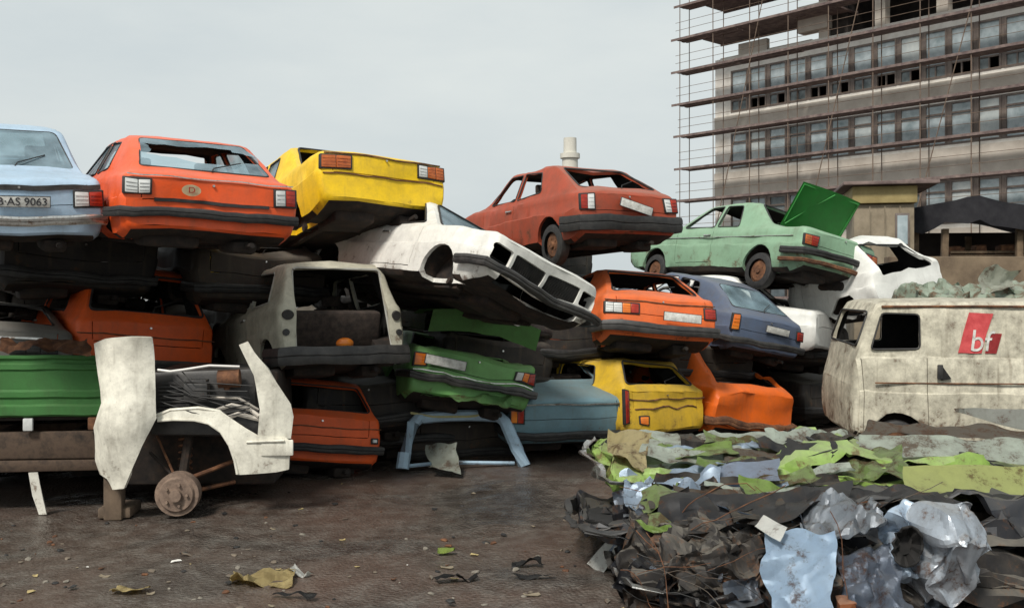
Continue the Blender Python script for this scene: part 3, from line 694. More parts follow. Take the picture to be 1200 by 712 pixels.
# ---------------------------------------------------------------- top row
car(dict(type='sedan', scale=.85, pose=(-4.24, 8.62, 2.35, 9.5, -1.6, 31.7), paint=P_blue, seed=1, glass=['rear', 'side', 'front'], label='pale blue saloon at the far left of the top row with a white number plate',
    lamps=[('rear', .50, .775, .60, .75, [M_wlamp, M_red]), ('rear', -.775, -.50, .60, .75, [M_red, M_wlamp])], plates=[('rear', .02, .665, 'B·AS 9063', 0)], end_strips=[('rear', .80, M_plastic, .05, .76)],
    bumpers=[('rear', .47, M_chrome, dict(h=.10))], wheels=[]))
car(dict(type='fast', zs=.88, pose=(-2.70, 8.94, 2.38, 3.5, 1.8, 31), paint=P_or2, seed=2, glass=['rear', 'side'], hole=(.02, .56, .50, .27), label='red orange fastback with a jagged hole in its rear window and an oval sticker',
    lamps=[('rear', .56, .76, .62, .80, [M_wlamp, M_red]), ('rear', -.76, -.54, .66, .80, [M_wlamp, M_wlamp])], end_strips=[('rear', .60, M_rubber, .035, .5), ('rear', .845, M_chrome, .012, .74)],
    bumpers=[('rear', .475, M_rubber, dict(h=.10, out=.03, d=.04))], dents=[((-.3, 0, .5), .4, (0, .06, .02))]))
D2 = bpy.data.objects['scrap_car.001']
T2 = TYPES['fast']; DD0 = make_deform(T2, dict(seed=2)); sc0 = Vector((-.2, -.02, .725)); ss0 = DD0(sc0) - sc0 + Vector((0, -.012, 0)); DD = lambda p: Vector(p) + ss0 + Vector((0, .05 * ((p[0] + .2)), 0))
bm = bmesh.new(); n = 24; A = [bm.verts.new((-.20 + .085 * math.cos(k * math.tau / n), -.022, .725 + .058 * math.sin(k * math.tau / n))) for k in range(n)]; bm.faces.new(A); bmesh.ops.solidify(bm, geom=bm.faces[:], thickness=.006)
stk = link('oval_sticker', bm, rough_mat('sticker_cream', (.62, .55, .32), (.78, .72, .5), 9, .5), D2, smooth=False, deform=DD)
bm = text_bm('D', .085); bm.transform(Matrix.Translation((-.20, -.040, .725)) @ Matrix.Rotation(R_(90), 4, 'X')); link('sticker_letter', bm, M_red, stk, smooth=False, deform=DD)
car(dict(type='sedan', pose=(-1.36, 11.0, 2.80, -10.5, 2.2, 33.5), paint=P_yel, seed=3, rake=-.05, glass=['side'], label='bright yellow coupe tipped nose down on the top row, tail and dark underside showing',
    lamps=[('rear', -.76, -.42, .66, .80, [M_orl, M_orl]), ('rear', .42, .76, .66, .80, [M_wlamp, M_orl, M_orl])], end_strips=[('rear', .60, M_rust, .012, .74), ('rear', .83, M_rust, .014, .72)], dents=[((.3, 0, .5), .35, (0, .05, .03))], wheels=[]))
car(dict(type='fast', pose=(1.58, 13.05, 2.59, -1.6, .2, 27.7), paint=P_brn, seed=5, amp=.016, label='rust red fastback high on the pile with a crooked white number plate',
    lamps=[('rear', -.76, -.56, .62, .80, [M_brn_l if False else M_red, M_wlamp]), ('rear', .56, .76, .62, .80, [M_wlamp, M_red])], plates=[('rear', .08, .66, None, 14)], bumpers=[('rear', .44, M_rubber, dict(h=.2))],
    wheels=[(0, -1, True), (1, -1, False)], dents=[((0, 0, .3), .5, (0, .15, 0)), ((0, .8, 1.3), .5, (0, 0, -.06))]))
r6, T6, D6 = car(dict(type='sedan', pose=(4.83, 14.80, 2.10, 1.4, 12.1, 30.2), paint=P_grn, seed=6, amp=.014, label='pale green saloon with its dark green boot lid standing open', top_holes=[(-.6, .6, .12, .78)],
    lamps=[('rear', -.77, -.52, .60, .74, [M_orl, M_red]), ('rear', .52, .77, .60, .74, [M_red, M_orl])], bumpers=[('rear', .50, M_rubber, dict(h=.10)), ('rear', .36, M_rust, dict(h=.06))], wheels=[(0, -1, True), (1, -1, True)], strips=[(.74, M_chrome, .012)],
    dents=[((-.3, 0, .4), .4, (0, .12, .02))]))
bm = bmesh.new(); NX = 14; rows = []
for j in range(9):
    v = j / 8; rows.append([bm.verts.new((lerp(-.56, .72, i / NX), .84 - .34 * v - .05 * math.sin(math.pi * i / NX), .96 + .66 * v)) for i in range(NX + 1)])
for a, b in zip(rows, rows[1:]):
    for i in range(NX): bm.faces.new((a[i], a[i + 1], b[i + 1], b[i]))
bmesh.ops.solidify(bm, geom=bm.faces[:], thickness=.03)
tube(bm, [(-.50, .80, .99), (-.2, .64, 1.3), (.1, .46, 1.58)], .010, 5); tube(bm, [(-.52, .80, 1.02), (-.54, .5, 1.58), (.68, .5, 1.58), (.66, .8, 1.02)], .012, 5)
link('boot_lid', bm, P_dgr, r6)['label'] = 'raised dark green boot lid'
# white car seen from the front
r4, T4, D4 = car(dict(type='sedan', zs=.86, pose=(-2.40, 13.44, 2.02, -3.2, -23.1, 218.1), paint=P_whi, seed=4, glass=['front'], rake=.02, dents=[((0, 4.3, .4), .6, (0, -.10, -.06)), ((.5, 4.0, .8), .35, (0, 0, -.05))], amp=.016,
    label='dirty white saloon rolled to one side, empty headlamp openings and black grille facing out', front_holes=[(-.72, -.50, .50, .68), (.50, .73, .49, .69), (-.46, -.02, .49, .69), (.02, .46, .49, .69), (-.55, .55, .28, .40)],
    bumpers=[('front', .40, M_plastic, dict(h=.10, out=.10))], wheels=[], T=dict(prof=[(0, .84), (.06, .875), (.85, .92), (1.38, 1.35), (1.7, 1.375), (2.45, 1.36), (3.1, .91), (4.3, .83), (4.35, .80)])))
for x0, x1 in ((-.46, -.02), (.02, .46)):
    bm = bmesh.new()
    for k in range(13): z = .50 + k * .015; box(bm, ((x0 + x1) / 2, 4.325, z), (x1 - x0, .02, .005))
    for k in range(15): box(bm, (lerp(x0, x1, k / 14), 4.318, .59), (.005, .02, .2))
    link('grille', bm, M_plastic, r4, smooth=False, deform=D4)

# ---------------------------------------------------------------- middle row
car(dict(type='fast', pose=(-5.3, 9.95, .95, -4, 5.5, 27), paint=paint((.13, .125, .115), .4, .5, .5, .4, seed=72), seed=9, label='grimy grey car at the left edge below the blue saloon, pale roof and vent slots', crush=.62, glass=[],
    end_strips=[('rear', .74, M_chrome, .02, .76), ('rear', .52, M_chrome, .03, .78)], lamps=[('rear', .2, .62, .58, .70, [M_rubber, M_rubber, M_rubber])], bumpers=[('rear', .42, M_plastic, dict(h=.10))], amp=.02))
car(dict(type='hatch', pose=(-4.05, 10.99, .93, .5, 5.6, 40), paint=P_or10, seed=10, crush=1.22, label='orange hatchback in the middle layer below the red orange fastback', rear_holes=[], end_strips=[('rear', .70, M_rust, .012, .77)],
    bumpers=[('rear', .40, M_plastic, dict(h=.11))]))
r11, T11, D11 = car(dict(type='box', scale=.97, pose=(-1.76, 10.63, 1.10, -5.0, .4, 29), paint=paint((.50, .48, .38), .45, .55, .5, .3, seed=71), seed=11, label='grey small hatchback with no tailgate, its bare boot open to the camera', rear_low=(.0, .40, .56), seats=True,
    bumpers=[('rear', .36, M_plastic, dict(h=.20, out=.06))], seal=paint((.42, .42, .38), .4, .4, seed=31), wheels=[]))
bm = bmesh.new()
for sd in (-1, 1): tube(bm, [(sd * .63, -.03, .80), (sd * .63, .0, .81)], .055, 14); tube(bm, [(sd * .66, -.03, .62), (sd * .66, 0, .62)], .035, 12)
link('lamp_socket', bm, M_rubber, r11, deform=D11)
bm = bmesh.new(); box(bm, (0, .55, .66), (1.15, .05, .48), .02); box(bm, (0, .3, .42), (1.15, .5, .03)); box(bm, (.35, .52, .8), (.3, .06, .18), .02); link('bulkhead', bm, rough_mat('dusty_brown_board', (.045, .035, .028), (.12, .09, .07), 6, .9), r11)
bm = bmesh.new(); bmesh.ops.create_uvsphere(bm, u_segments=14, v_segments=8, radius=.085); bmesh.ops.scale(bm, vec=(1.2, .8, .75), verts=bm.verts)
o = link('round_lamp', bm, M_amber); o.matrix_world = r11.matrix_basis @ Matrix.Translation((.02, .1, .50)); tag(o, 'loose round orange and white lamp lying in the open boot of the grey hatchback', 'lamp')
r12, T12, D12 = car(dict(type='sedan', pose=(-.53, 11.92, .52, -2.7, 10.8, 20.4), paint=P_gr12, seed=12, crease=.035, amp=.026, crush=.45, label='crushed green saloon with open boot, above the cut off blue roof', top_holes=[(-.6, .6, .10, .8)],
    lamps=[('rear', .50, .77, .62, .76, [M_wlamp, M_amber, M_red]), ('rear', -.77, -.62, .62, .76, [M_amber])], plates=[('rear', -.42, .70, None, 2)], bumpers=[('rear', .50, M_plastic, dict(h=.09))], end_strips=[('rear', .57, M_chrome, .012, .77)], dents=[((.3, .2, .9), .4, (0, 0, -.06))]))
bm = bmesh.new(); rows = []
for j in range(9):
    v = j / 8; rows.append([bm.verts.new((lerp(-.72, .66, i / NX), .80 - 1.0 * v, 1.27 + .12 * v - .10 * v * v + .09 * math.sin(math.pi * i / NX) + .025 * noise.noise(Vector((i * .5, j * .5, 2))))) for i in range(NX + 1)])
rows.append([bm.verts.new(v.co + Vector((0, .07, -.26))) for v in rows[-1]])
for a, b in zip(rows, rows[1:]):
    for i in range(NX): bm.faces.new((a[i], a[i + 1], b[i + 1], b[i]))
bmesh.ops.solidify(bm, geom=bm.faces[:], thickness=.02); link('boot_lid', bm, P_gr12, r12)
car(dict(type='fast', pose=(1.91, 12.82, 1.23, -6.6, 5.1, 12), paint=P_or13, seed=13, amp=.016, label='faded orange hatchback with missing rear glass and two pale plates on its tail',
    lamps=[('rear', -.76, -.34, .60, .73, [M_wlamp, M_wlamp, M_amber, M_red]), ('rear', .6, .76, .6, .73, [M_red])], plates=[('rear', .22, .60, 'bumper', 1)], end_strips=[('rear', .77, M_rust, .012, .76)], bumpers=[('rear', .42, M_plastic, dict(h=.13))]))
car(dict(type='fast', pose=(3.55, 14.1, 1.02, 7, 8.5, 29), paint=P_sla, seed=14, amp=.018, scale=.86, glass=['rear'], label='slate blue car below the pale green saloon, orange corner lamp and white plate',
    lamps=[('rear', -.79, -.66, .60, .84, [M_amber]), ('rear', .62, .77, .60, .74, [M_red])], plates=[('rear', .12, .68, None, 3)], bumpers=[('rear', .43, M_plastic, dict(h=.11))]))
# ---------------------------------------------------------------- bottom row
car(dict(type='hatch', pose=(-2.19, 11.15, -.06, -5.0, 6.0, 24), scale=.93, paint=P_or10, seed=20, label='orange hatchback on the ground beside the white cab wreck, darkened rear window', end_strips=[('rear', .72, M_rust, .012, .77)],
    bumpers=[('rear', .47, M_rubber, dict(h=.10))], lamps=[('rear', .66, .72, .56, .60, [M_wlamp])], crush=.85))
car(dict(type='sedan', pose=(.72, 12.6, -.07, 9, 0, 16.3), paint=P_tea, seed=17, label='dark teal saloon on the ground right of the cut off blue roof', crush=.5,
    lamps=[('rear', -.77, -.60, .58, .76, [M_amber, M_red]), ('rear', .66, .78, .60, .76, [M_red])], plates=[], bumpers=[('rear', .42, M_rubber, dict(h=.10))], end_strips=[('rear', .80, M_chrome, .015, .76)], amp=.016))
car(dict(type='hatch', pose=(2.06, 12.99, .03, -3.2, 3.1, 37.8), paint=P_ye18, seed=18, crease=.04, crush=.78, amp=.024, scale=.97, label='mustard yellow hatchback on the ground between the teal saloon and the orange wreck',
    lamps=[('rear', -.77, -.70, .42, .82, [M_red]), ('rear', -.52, -.40, .42, .52, [M_amber])], plates=[], end_strips=[('rear', .62, M_rust, .014, .6), ('rear', .74, M_rust, .014, .76)], dents=[((.2, 0, .6), .5, (0, .06, 0))]))
car(dict(type='fast', pose=(3.35, 13.9, -.12, 7.2, 5.3, 30), paint=P_or19, seed=19, amp=.028, label='bright orange wreck with an empty twisted tailgate frame behind the scrap heap', rear_low=(.25, .86, .62), crease=.05,
    dents=[((-.5, 1, 1.3), .5, (-.05, 0, .08)), ((.5, .9, 1.3), .6, (.05, -.1, -.22)), ((0, 0, .6), .5, (0, .10, 0))], bumpers=[('rear', .40, M_rust, dict(h=.10))]))

# ---------------------------------------------------------------- filler hulks added behind the wall to block light
def copy_tree(o, parent=None):
    c = o.copy(); COL.objects.link(c)
    if parent: c.parent = parent
    for ch in [k for k in bpy.data.objects if k.parent == o]: copy_tree(ch, c)
    return c
HG = 'dark hulks packed behind the front wrecks'
HL = 'dark rusty car hulk packed in the shadow behind the front wrecks'
protos = []
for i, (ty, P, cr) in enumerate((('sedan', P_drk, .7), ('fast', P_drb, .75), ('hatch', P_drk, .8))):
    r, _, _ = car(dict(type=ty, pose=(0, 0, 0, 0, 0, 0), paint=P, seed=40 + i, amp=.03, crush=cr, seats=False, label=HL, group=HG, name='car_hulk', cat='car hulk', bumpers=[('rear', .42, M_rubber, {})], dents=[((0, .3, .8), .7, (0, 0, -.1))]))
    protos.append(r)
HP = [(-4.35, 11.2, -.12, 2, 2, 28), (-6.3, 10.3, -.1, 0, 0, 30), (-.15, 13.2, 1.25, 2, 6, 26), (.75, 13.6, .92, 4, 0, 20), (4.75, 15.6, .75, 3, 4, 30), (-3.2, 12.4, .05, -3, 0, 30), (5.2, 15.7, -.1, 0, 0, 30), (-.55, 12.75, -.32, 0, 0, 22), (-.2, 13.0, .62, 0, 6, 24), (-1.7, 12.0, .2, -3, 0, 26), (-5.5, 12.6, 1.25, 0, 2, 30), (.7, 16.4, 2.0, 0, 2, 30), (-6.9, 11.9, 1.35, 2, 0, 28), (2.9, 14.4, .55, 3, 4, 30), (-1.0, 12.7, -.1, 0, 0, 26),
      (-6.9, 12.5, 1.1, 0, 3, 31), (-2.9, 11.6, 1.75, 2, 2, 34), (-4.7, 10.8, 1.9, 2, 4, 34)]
for i in range(9):  # rear ranks, added to keep sky and light out of the gaps
    bx, by = -8.8 + 1.72 * i, 13.2 + .93 * i
    for lv in range(3):
        if lv == 2 and i > 5: continue
        if lv == 2 and i in (4,5): z = 1.75
        else: z = (0, 1.12, 2.1)[lv]
        HP.append((bx + .12 * math.sin(i * 5 + lv), by + .25 * math.sin(i * 3 + lv * 2), z - .1, 2 * math.sin(i + lv), 3 * math.sin(2 * i + lv), 30 + 5 * math.sin(i * 7 + lv)))
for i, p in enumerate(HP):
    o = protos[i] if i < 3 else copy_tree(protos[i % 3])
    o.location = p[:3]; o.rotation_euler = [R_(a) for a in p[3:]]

# ---------------------------------------------------------------- panels, creased sheets, lumps
def crease(p, seed, f=1.0, n=6):
    rnd = random.Random(seed); s = 0
    for k in range(n):
        d = Vector((rnd.gauss(0, 1), rnd.gauss(0, 1), rnd.gauss(0, 1))).normalized(); fk = f * rnd.uniform(.5, 2.2); q = p.dot(d) * fk + rnd.random() * 7
        s += (abs(q - math.floor(q) - .5) - .25) / fk * f * .9
    return s
def ridge(p, seed, f=1.0):
    q = p * f + noise.noise_vector(p * f * .7 + Vector((seed, 2, 0))) * .5 + Vector((seed * .37, seed * .71, 0)); a_ = 1 - 2.6 * abs(noise.noise(q)); q2 = q * 2.3 + Vector((5, 1, 7)); return a_ + .45 * (1 - 2.6 * abs(noise.noise(q2)))
def cvec(p, seed, f=1.0): return Vector((crease(p, seed, f), crease(p, seed + 100, f), crease(p, seed + 200, f)))
def panel_bm(pts, cell=.07):
    bm = bmesh.new(); bm.faces.new([bm.verts.new((a, 0, b)) for a, b in pts])
    xs = [p[0] for p in pts]; zs = [p[1] for p in pts]; v = min(xs) + cell
    while v < max(xs): bmesh.ops.bisect_plane(bm, geom=bm.verts[:] + bm.edges[:] + bm.faces[:], plane_co=(v, 0, 0), plane_no=(1, 0, 0)); v += cell
    v = min(zs) + cell
    while v < max(zs): bmesh.ops.bisect_plane(bm, geom=bm.verts[:] + bm.edges[:] + bm.faces[:], plane_co=(0, 0, v), plane_no=(0, 0, 1)); v += cell
    return bm
def panel(name, pts, mat, parent, y0=0, th=.03, fn=None, seed=1, amp=.01, label=None):
    bm = panel_bm(pts)
    for v in bm.verts:
        p = v.co.copy(); v.co.y += y0 + (fn(p.x, p.z) if fn else 0) + amp * 2 * noise.noise(Vector((p.x * 3, seed, p.z * 3))) + amp * .6 * noise.noise(Vector((p.x * 11, seed, p.z * 11)))
    bmesh.ops.recalc_face_normals(bm, faces=bm.faces); bmesh.ops.solidify(bm, geom=bm.faces[:], thickness=th)
    return link(name, bm, mat, parent, sharp=45)
def sheet(name, label, cat, c4, mat, n=(22, 12), amp=.05, f=3.0, seed=1, th=.006, group=None, curl=0.0, parent=None, jag=.03, sharp=14):
    c4 = [Vector(c) for c in c4]; o0 = sum(c4, Vector()) / 4; a, b, c, d = [k - o0 for k in c4]; nn = ((b - a).cross(d - a)).normalized(); bm = bmesh.new(); rows = []; rnd = random.Random(seed)
    for j in range(n[1] + 1):
        v = j / n[1]; r = []
        for i in range(n[0] + 1):
            u = i / n[0]; p = a.lerp(b, u).lerp(d.lerp(c, u), v); q = p + o0
            p = p + nn * (amp * 2.2 * crease(q, seed, f) + amp * .5 * noise.noise(q * 4 + Vector((seed, 0, 0))) + curl * (2 * v - 1) ** 2) + cvec(q, seed + 7, f * 1.4) * amp * .6
            p = p + nn * amp * .85 * ridge(q, seed, f * .9)
            if i in (0, n[0]): p += (b - a).normalized() * 2.2 * jag * noise.noise(q * 5 + Vector((seed, 3, 0)))
            if j in (0, n[1]): p += (d - a).normalized() * 2.2 * jag * noise.noise(q * 5 + Vector((3, seed, 0)))
            r.append(bm.verts.new(p))
        rows.append(r)
    for A, B_ in zip(rows, rows[1:]):
        for i in range(n[0]): bm.faces.new((A[i], A[i + 1], B_[i + 1], B_[i]))
    bmesh.ops.solidify(bm, geom=bm.faces[:], thickness=th)
    o = link(name, bm, mat, parent, sharp=sharp)
    if parent is None: o.location = o0; tag(o, label, cat, group)
    return o
def lump(name, label, cat, loc, size, mat, rot=(0, 0, 0), seed=1, amp=.12, f=2.2, n=34, group=None, parent=None, sharp=20, rf_=.8):
    bm = bmesh.new(); bmesh.ops.create_grid(bm, x_segments=2, y_segments=2, size=.5); bm.clear()
    bmesh.ops.create_cube(bm, size=1); bmesh.ops.subdivide_edges(bm, edges=bm.edges[:], cuts=n, use_grid_fill=True)
    for v in bm.verts:
        p = v.co; r = Vector((p.x, p.y, p.z)); q = max(abs(r.x), abs(r.y), abs(r.z)); sph = r.normalized() * q; p2 = r.lerp(sph, .35)
        w_ = Vector((p2.x * size[0], p2.y * size[1], p2.z * size[2])); s = w_ + Vector(loc)
        v.co = w_ + cvec(s, seed, f) * amp * 2.0 + r.normalized() * ridge(s, seed, f * 1.5) * amp * rf_
    o = link(name, bm, mat, parent, sharp=sharp); o.location = loc; o.rotation_euler = [R_(a) for a in rot]
    if parent is None: tag(o, label, cat, group)
    return o

# ---------------------------------------------------------------- cut off light blue roof standing on the ground
c0 = at(541, 548, 12.1); rf = empty('car_roof', (c0.x, c0.y, 0.0), (0, 0, 12)); rf.scale = (1.1, 1, .98); tag(rf, 'light blue cut off car roof with its window frame standing on the ground', 'car roof')
def band(bm, pts, w_, d_):
    for (a, b) in zip(pts, pts[1:]):
        a, b = Vector(a), Vector(b); dd = (b - a); L = dd.length; q = dd.to_track_quat('Z', 'Y').to_matrix().to_4x4(); n0 = set(bm.verts)
        bmesh.ops.create_cube(bm, size=1, matrix=Matrix.Translation((a + b) / 2) @ q @ Matrix.Diagonal((w_, d_, L + w_ * .5, 1)))
def bez(p, q, r, n=8): return [tuple(Vector(p) * (1 - t) ** 2 + Vector(q) * 2 * t * (1 - t) + Vector(r) * t * t for t in [i / n])[0] for i in range(n + 1)]
bm = bmesh.new()
fr_ = [(-.66, -.05, .02), (-.63, 0, .2), (-.52, .14, .54), (-.46, .18, .60)] + [(lerp(-.4, .4, k / 6), .2, .62 - .02 * (abs(k - 3) / 3) ** 2) for k in range(7)] + [(.46, .18, .59), (.52, .14, .53), (.63, 0, .2), (.70, -.06, .0)]
bmf = bm; band(bm, fr_, .11, .06) if False else tube(bm, fr_, .072, 8); link('pillar_frame', bm, P_lbl, rf)
bm = bmesh.new(); tube(bm, [(-.6, .02, .04), (-.2, .03, .07), (.2, .02, .05), (.6, .02, .03)], .025, 6); link('lower_rail', bm, P_lbl, rf)
bm = bmesh.new(); rows = []
for j in range(12):
    v = j / 11; rows.append([bm.verts.new((lerp(-.58, .62, i / 12) * (1 + .12 * v), .2 + 1.3 * v, .66 + .09 * v - .10 * math.sin(math.pi * i / 12) * math.sin(math.pi * min(1, v * 1.4)) + (.12 * (i > 9) * v) + .03 * noise.noise(Vector((i * .4, j * .4, 1))))) for i in range(13)])
for a, b in zip(rows, rows[1:]):
    for i in range(12): bm.faces.new((a[i], a[i + 1], b[i + 1], b[i]))
bmesh.ops.solidify(bm, geom=bm.faces[:], thickness=.03); link('roof_panel', bm, paint((.20, .21, .15), .6, .6, seed=33), rf)
bm = bmesh.new(); tube(bm, [(-.58, .18, .68), (-.3, .14, .62), (.1, .13, .615), (.42, .16, .64), (.66, .35, .78), (.72, .9, .84)], .016, 6); link('roof_gutter', bm, paint((.52, .48, .22), .4, .4, seed=34), rf)
for sd in (-1, 1):
    bm = bmesh.new(); tube(bm, [(sd * .63, 1.45, .7), (sd * .74, 1.6, .3), (sd * .78, 1.8, .02)], .045, 7); link('pillar', bm, P_lbl, rf)
sheet('sheet_metal_scrap', 'pale bent scrap sheet lying inside the cut off blue roof', 'scrap metal', [(c0.x - .36, 11.6, .03), (c0.x - .02, 11.5, .03), (c0.x - .05, 11.9, .30), (c0.x - .4, 11.95, .26)], paint((.35, .38, .33), .3, .4, seed=35), n=(10, 10), amp=.03, seed=5)
sheet('sheet_metal_scrap', 'dark crushed green panel lying between the blue roof and the green saloon', 'scrap metal', [at(492, 462, 11.8), at(598, 480, 11.6), at(600, 450, 12.6), at(500, 444, 12.8)], P_gr12, n=(30, 14), amp=.03, seed=15)

# ---------------------------------------------------------------- white torn cab at the left, green truck tailgate
P_ivo = paint((.80, .77, .66), .45, .62, .45, .2, seed=21)
K = 9.3 / 1167
def loc2(pl, cx): return [((x - cx) * K, 2.1 - (y - 345) * K) for x, y in pl]
cx0_ = (208 - 200) * K
cb = empty('wrecked_van', ((200 - 600) * K, 9.3, 0), (0, 0, 6)); tag(cb, 'torn white van front with an empty wheel arch and bare rusty hub', 'wrecked van', 'wrecked cars stacked in the scrapyard wall')
pa = loc2([(106, 403), (128, 396), (145, 394), (181, 395), (184, 440), (187, 488), (172, 520), (160, 548), (150, 569), (136, 571), (130, 558), (118, 555), (111, 540), (112, 500), (124, 470), (113, 430)], 200)
panel('door_panel', pa, P_ivo, cb, -.10, .04, lambda x, z: 1.3 * max(0, -.56 - x) + .05 * math.sin(z * 5) - .06 * math.exp(-((x + .35) / .16) ** 2) + .5 * max(0, x + .2) , 3, .022)
for oc, nm_ in ():
    bm = bmesh.new(); tube(bm, [(x, -.115 + 1.3 * max(0, -.56 - x) + .05 * math.sin(z * 5) - .06 * math.exp(-((x + .35) / .16) ** 2) + .5 * max(0, x + .2), z) for x, z in oc], .006, 6, closed=True); link('panel_edge', bm, P_ivo, cb)
arc = [(277 - 0, 556), (274, 540), (268, 522), (258, 506), (244, 496), (228, 492), (205, 491), (186, 492)]
pf = loc2([(184, 484), (200, 478), (232, 476), (256, 480), (268, 490), (285, 502), (300, 512), (334, 514), (338, 520), (336, 552), (322, 555), (277, 557)] + arc[1:], 200)
panel('wing', pf, P_ivo, cb, .0, .05, lambda x, z: -.10 * max(0, .5 - abs(z - .7)) + .05 * max(0, x - .7), 5, .012)
bm = bmesh.new(); tube(bm, [(x, -.03, z) for x, z in loc2(arc, 200)], .013, 7); tube(bm, [(x, -.015, z) for x, z in loc2([(186, 486), (200, 480), (232, 478), (256, 482), (268, 491), (285, 503), (300, 512)], 200)], .012, 6); link('wheel_arch_lip', bm, P_ivo, cb)
bm = bmesh.new(); box(bm, (.98, -.035, .66), (.30, .03, .15), .012); tube(bm, [(.7, -.05, .72), (1.05, -.06, .73)], .012, 6); link('bumper_end', bm, P_ivo, cb)
pc = loc2([(279, 404), (289, 400), (296, 412), (312, 432), (326, 455), (338, 475), (341, 490), (338, 516), (300, 514), (303, 480), (296, 440)], 200)
panel('corner_pillar', pc, P_ivo, cb, -.04, .05, lambda x, z: .5 * max(0, x - .95), 7, .012)
bm = bmesh.new(); tube(bm, [(-.12, .0, 1.40), (.0, -.02, 1.385), (.12, -.02, 1.40), (.35, .0, 1.435), (.62, .05, 1.42)], .012, 6); link('bonnet_edge', bm, paint((.8, .78, .74), .1, .2, seed=41), cb)
bm = bmesh.new(); box(bm, (.25, .75, 1.12), (1.0, 1.1, .5), .06); box(bm, (.3, .35, .9), (1.1, .5, .25), .05); link('engine_cover', bm, M_plastic, cb, deform=lambda p: Vector(p) + noise.noise_vector(Vector(p) * 3) * .06)
bm = bmesh.new()
for k in range(9): box(bm, (.0, .17, .98 + .035 * k), (.3, .03, .02))
link('radiator_grille', bm, M_plastic, cb, smooth=False)
bm = bmesh.new(); tube(bm, [(.38, .1, 1.0), (.55, .05, 1.06), (.7, .08, 1.02), (.8, .06, .95)], .02, 6); tube(bm, [(.3, .2, 1.12), (.6, .1, 1.12), (.78, .15, 1.0)], .014, 6); tube(bm, [(.42, .1, .9), (.6, .08, .97), (.86, .1, .9)], .025, 6); link('hoses', bm, M_concd, cb)
bm = bmesh.new(); tube(bm, [(cx0_ + .06 * math.cos(k * .6), .32 + .06 * math.sin(k * .6), .42 + k * .006) for k in range(70)], .011, 5); link('coil_spring', bm, M_rust, cb)
bm = bmesh.new(); tube(bm, [(.07, .05, .34), (.35, .3, .42), (.6, .5, .5)], .022, 7); tube(bm, [(.07, .1, .22), (.5, .5, .25)], .02, 7); tube(bm, [(.0, .1, .42), (-.2, .3, .75)], .012, 6); link('suspension_arm', bm, M_rust, cb)
bm = bmesh.new(); box(bm, (.22, .1, 1.18), (.22, .16, .18), .015); box(bm, (.22, .1, 1.285), (.2, .14, .03), .01); link('battery', bm, M_plastic, cb)
bm = bmesh.new(); cyl(bm, (.42, .08, 1.3), (.62, .08, 1.31), .085, 18); cyl(bm, (.5, .08, 1.2), (.5, .08, 1.3), .03, 10); link('air_filter', bm, M_rust, cb)
bm = bmesh.new()
for k in range(7):
    z_ = 1.0 + .05 * k; tube(bm, [(-.1 + .03 * k, .02, z_ + .1), (.2, -.02 + .02 * (k % 3), z_ + .05 * math.sin(k)), (.45 + .05 * k, .0, z_ - .06), (.72, .03, 1.0 + .03 * k)], .006, 5)
link('cables', bm, M_rubber, cb)
bm = bmesh.new(); box(bm, (.1, 1.4, .75), (1.6, 1.6, 1.1), .05); link('inner_wing', bm, M_under, cb, deform=lambda p: Vector(p) + noise.noise_vector(Vector(p) * 2) * .08)
cyl_c = ((208 - 200) * K, -.05, .24)
bm = bmesh.new(); cyl(bm, (cyl_c[0], .10, .24), (cyl_c[0], -.04, .24), .20, 30); cyl(bm, (cyl_c[0], -.03, .24), (cyl_c[0], -.07, .24), .17, 30, .15); cyl(bm, (cyl_c[0], -.06, .24), (cyl_c[0], -.12, .24), .055, 14)
for k in range(5):
    a = k * math.tau / 5; cyl(bm, (cyl_c[0] + .1 * math.cos(a), -.06, .24 + .1 * math.sin(a)), (cyl_c[0] + .1 * math.cos(a), -.10, .24 + .1 * math.sin(a)), .014, 6)
link('wheel_hub', bm, rough_mat('brown_hub', (.09, .06, .045), (.27, .19, .14), 12, .8), cb)
bm = bmesh.new(); cyl(bm, (cyl_c[0], .1, .24), (cyl_c[0], 1.5, .26), .05, 10); tube(bm, [(cyl_c[0], .15, .3), (cyl_c[0] + .05, .3, .8)], .045, 8); tube(bm, [(cyl_c[0] - .3, .2, .6), (cyl_c[0] + .02, .06, .32)], .015, 6); link('axle', bm, M_under, cb)
bm = bmesh.new(); box(bm, (-.54, .12, .22), (.17, .14, .46), .02); box(bm, (-.54, .3, .05), (.3, .4, .1), .02); link('sill_stand', bm, rough_mat('muddy_post', (.05, .035, .025), (.17, .12, .08), 5, .9), cb)

tr = empty('truck_bed', ((0 - 600) * K, 9.5, 0), (0, 0, 8)); tag(tr, 'green ribbed truck bed side on a rusty chassis at the left edge', 'truck bed')
P_tg = paint((.10, .32, .09), .3, .3, .45, .4, seed=22)
bm = bmesh.new(); z0, z1 = .93, 1.52; prof = [(0, z0), (-.03, z0 + .02), (-.03, z0 + .10), (0, z0 + .12), (0, z0 + .17), (-.02, z0 + .19), (-.02, z0 + .24), (0, z0 + .26), (0, z0 + .44), (-.018, z0 + .455), (-.018, z0 + .50), (0, z0 + .515), (0, z1 - .05), (-.025, z1 - .03), (-.025, z1)]
rows = [[bm.verts.new((lerp(-1.3, .88, i / 30), yy + .012 * noise.noise(Vector((i * .3, zz * 4, 0))), zz + .01 * noise.noise(Vector((i * .2, 3, 0))))) for yy, zz in prof] for i in range(31)]
for a, b in zip(rows, rows[1:]):
    for k in range(len(prof) - 1): bm.faces.new((a[k], a[k + 1], b[k + 1], b[k]))
bmesh.ops.solidify(bm, geom=bm.faces[:], thickness=.03); link('drop_side', bm, P_tg, tr, sharp=25)
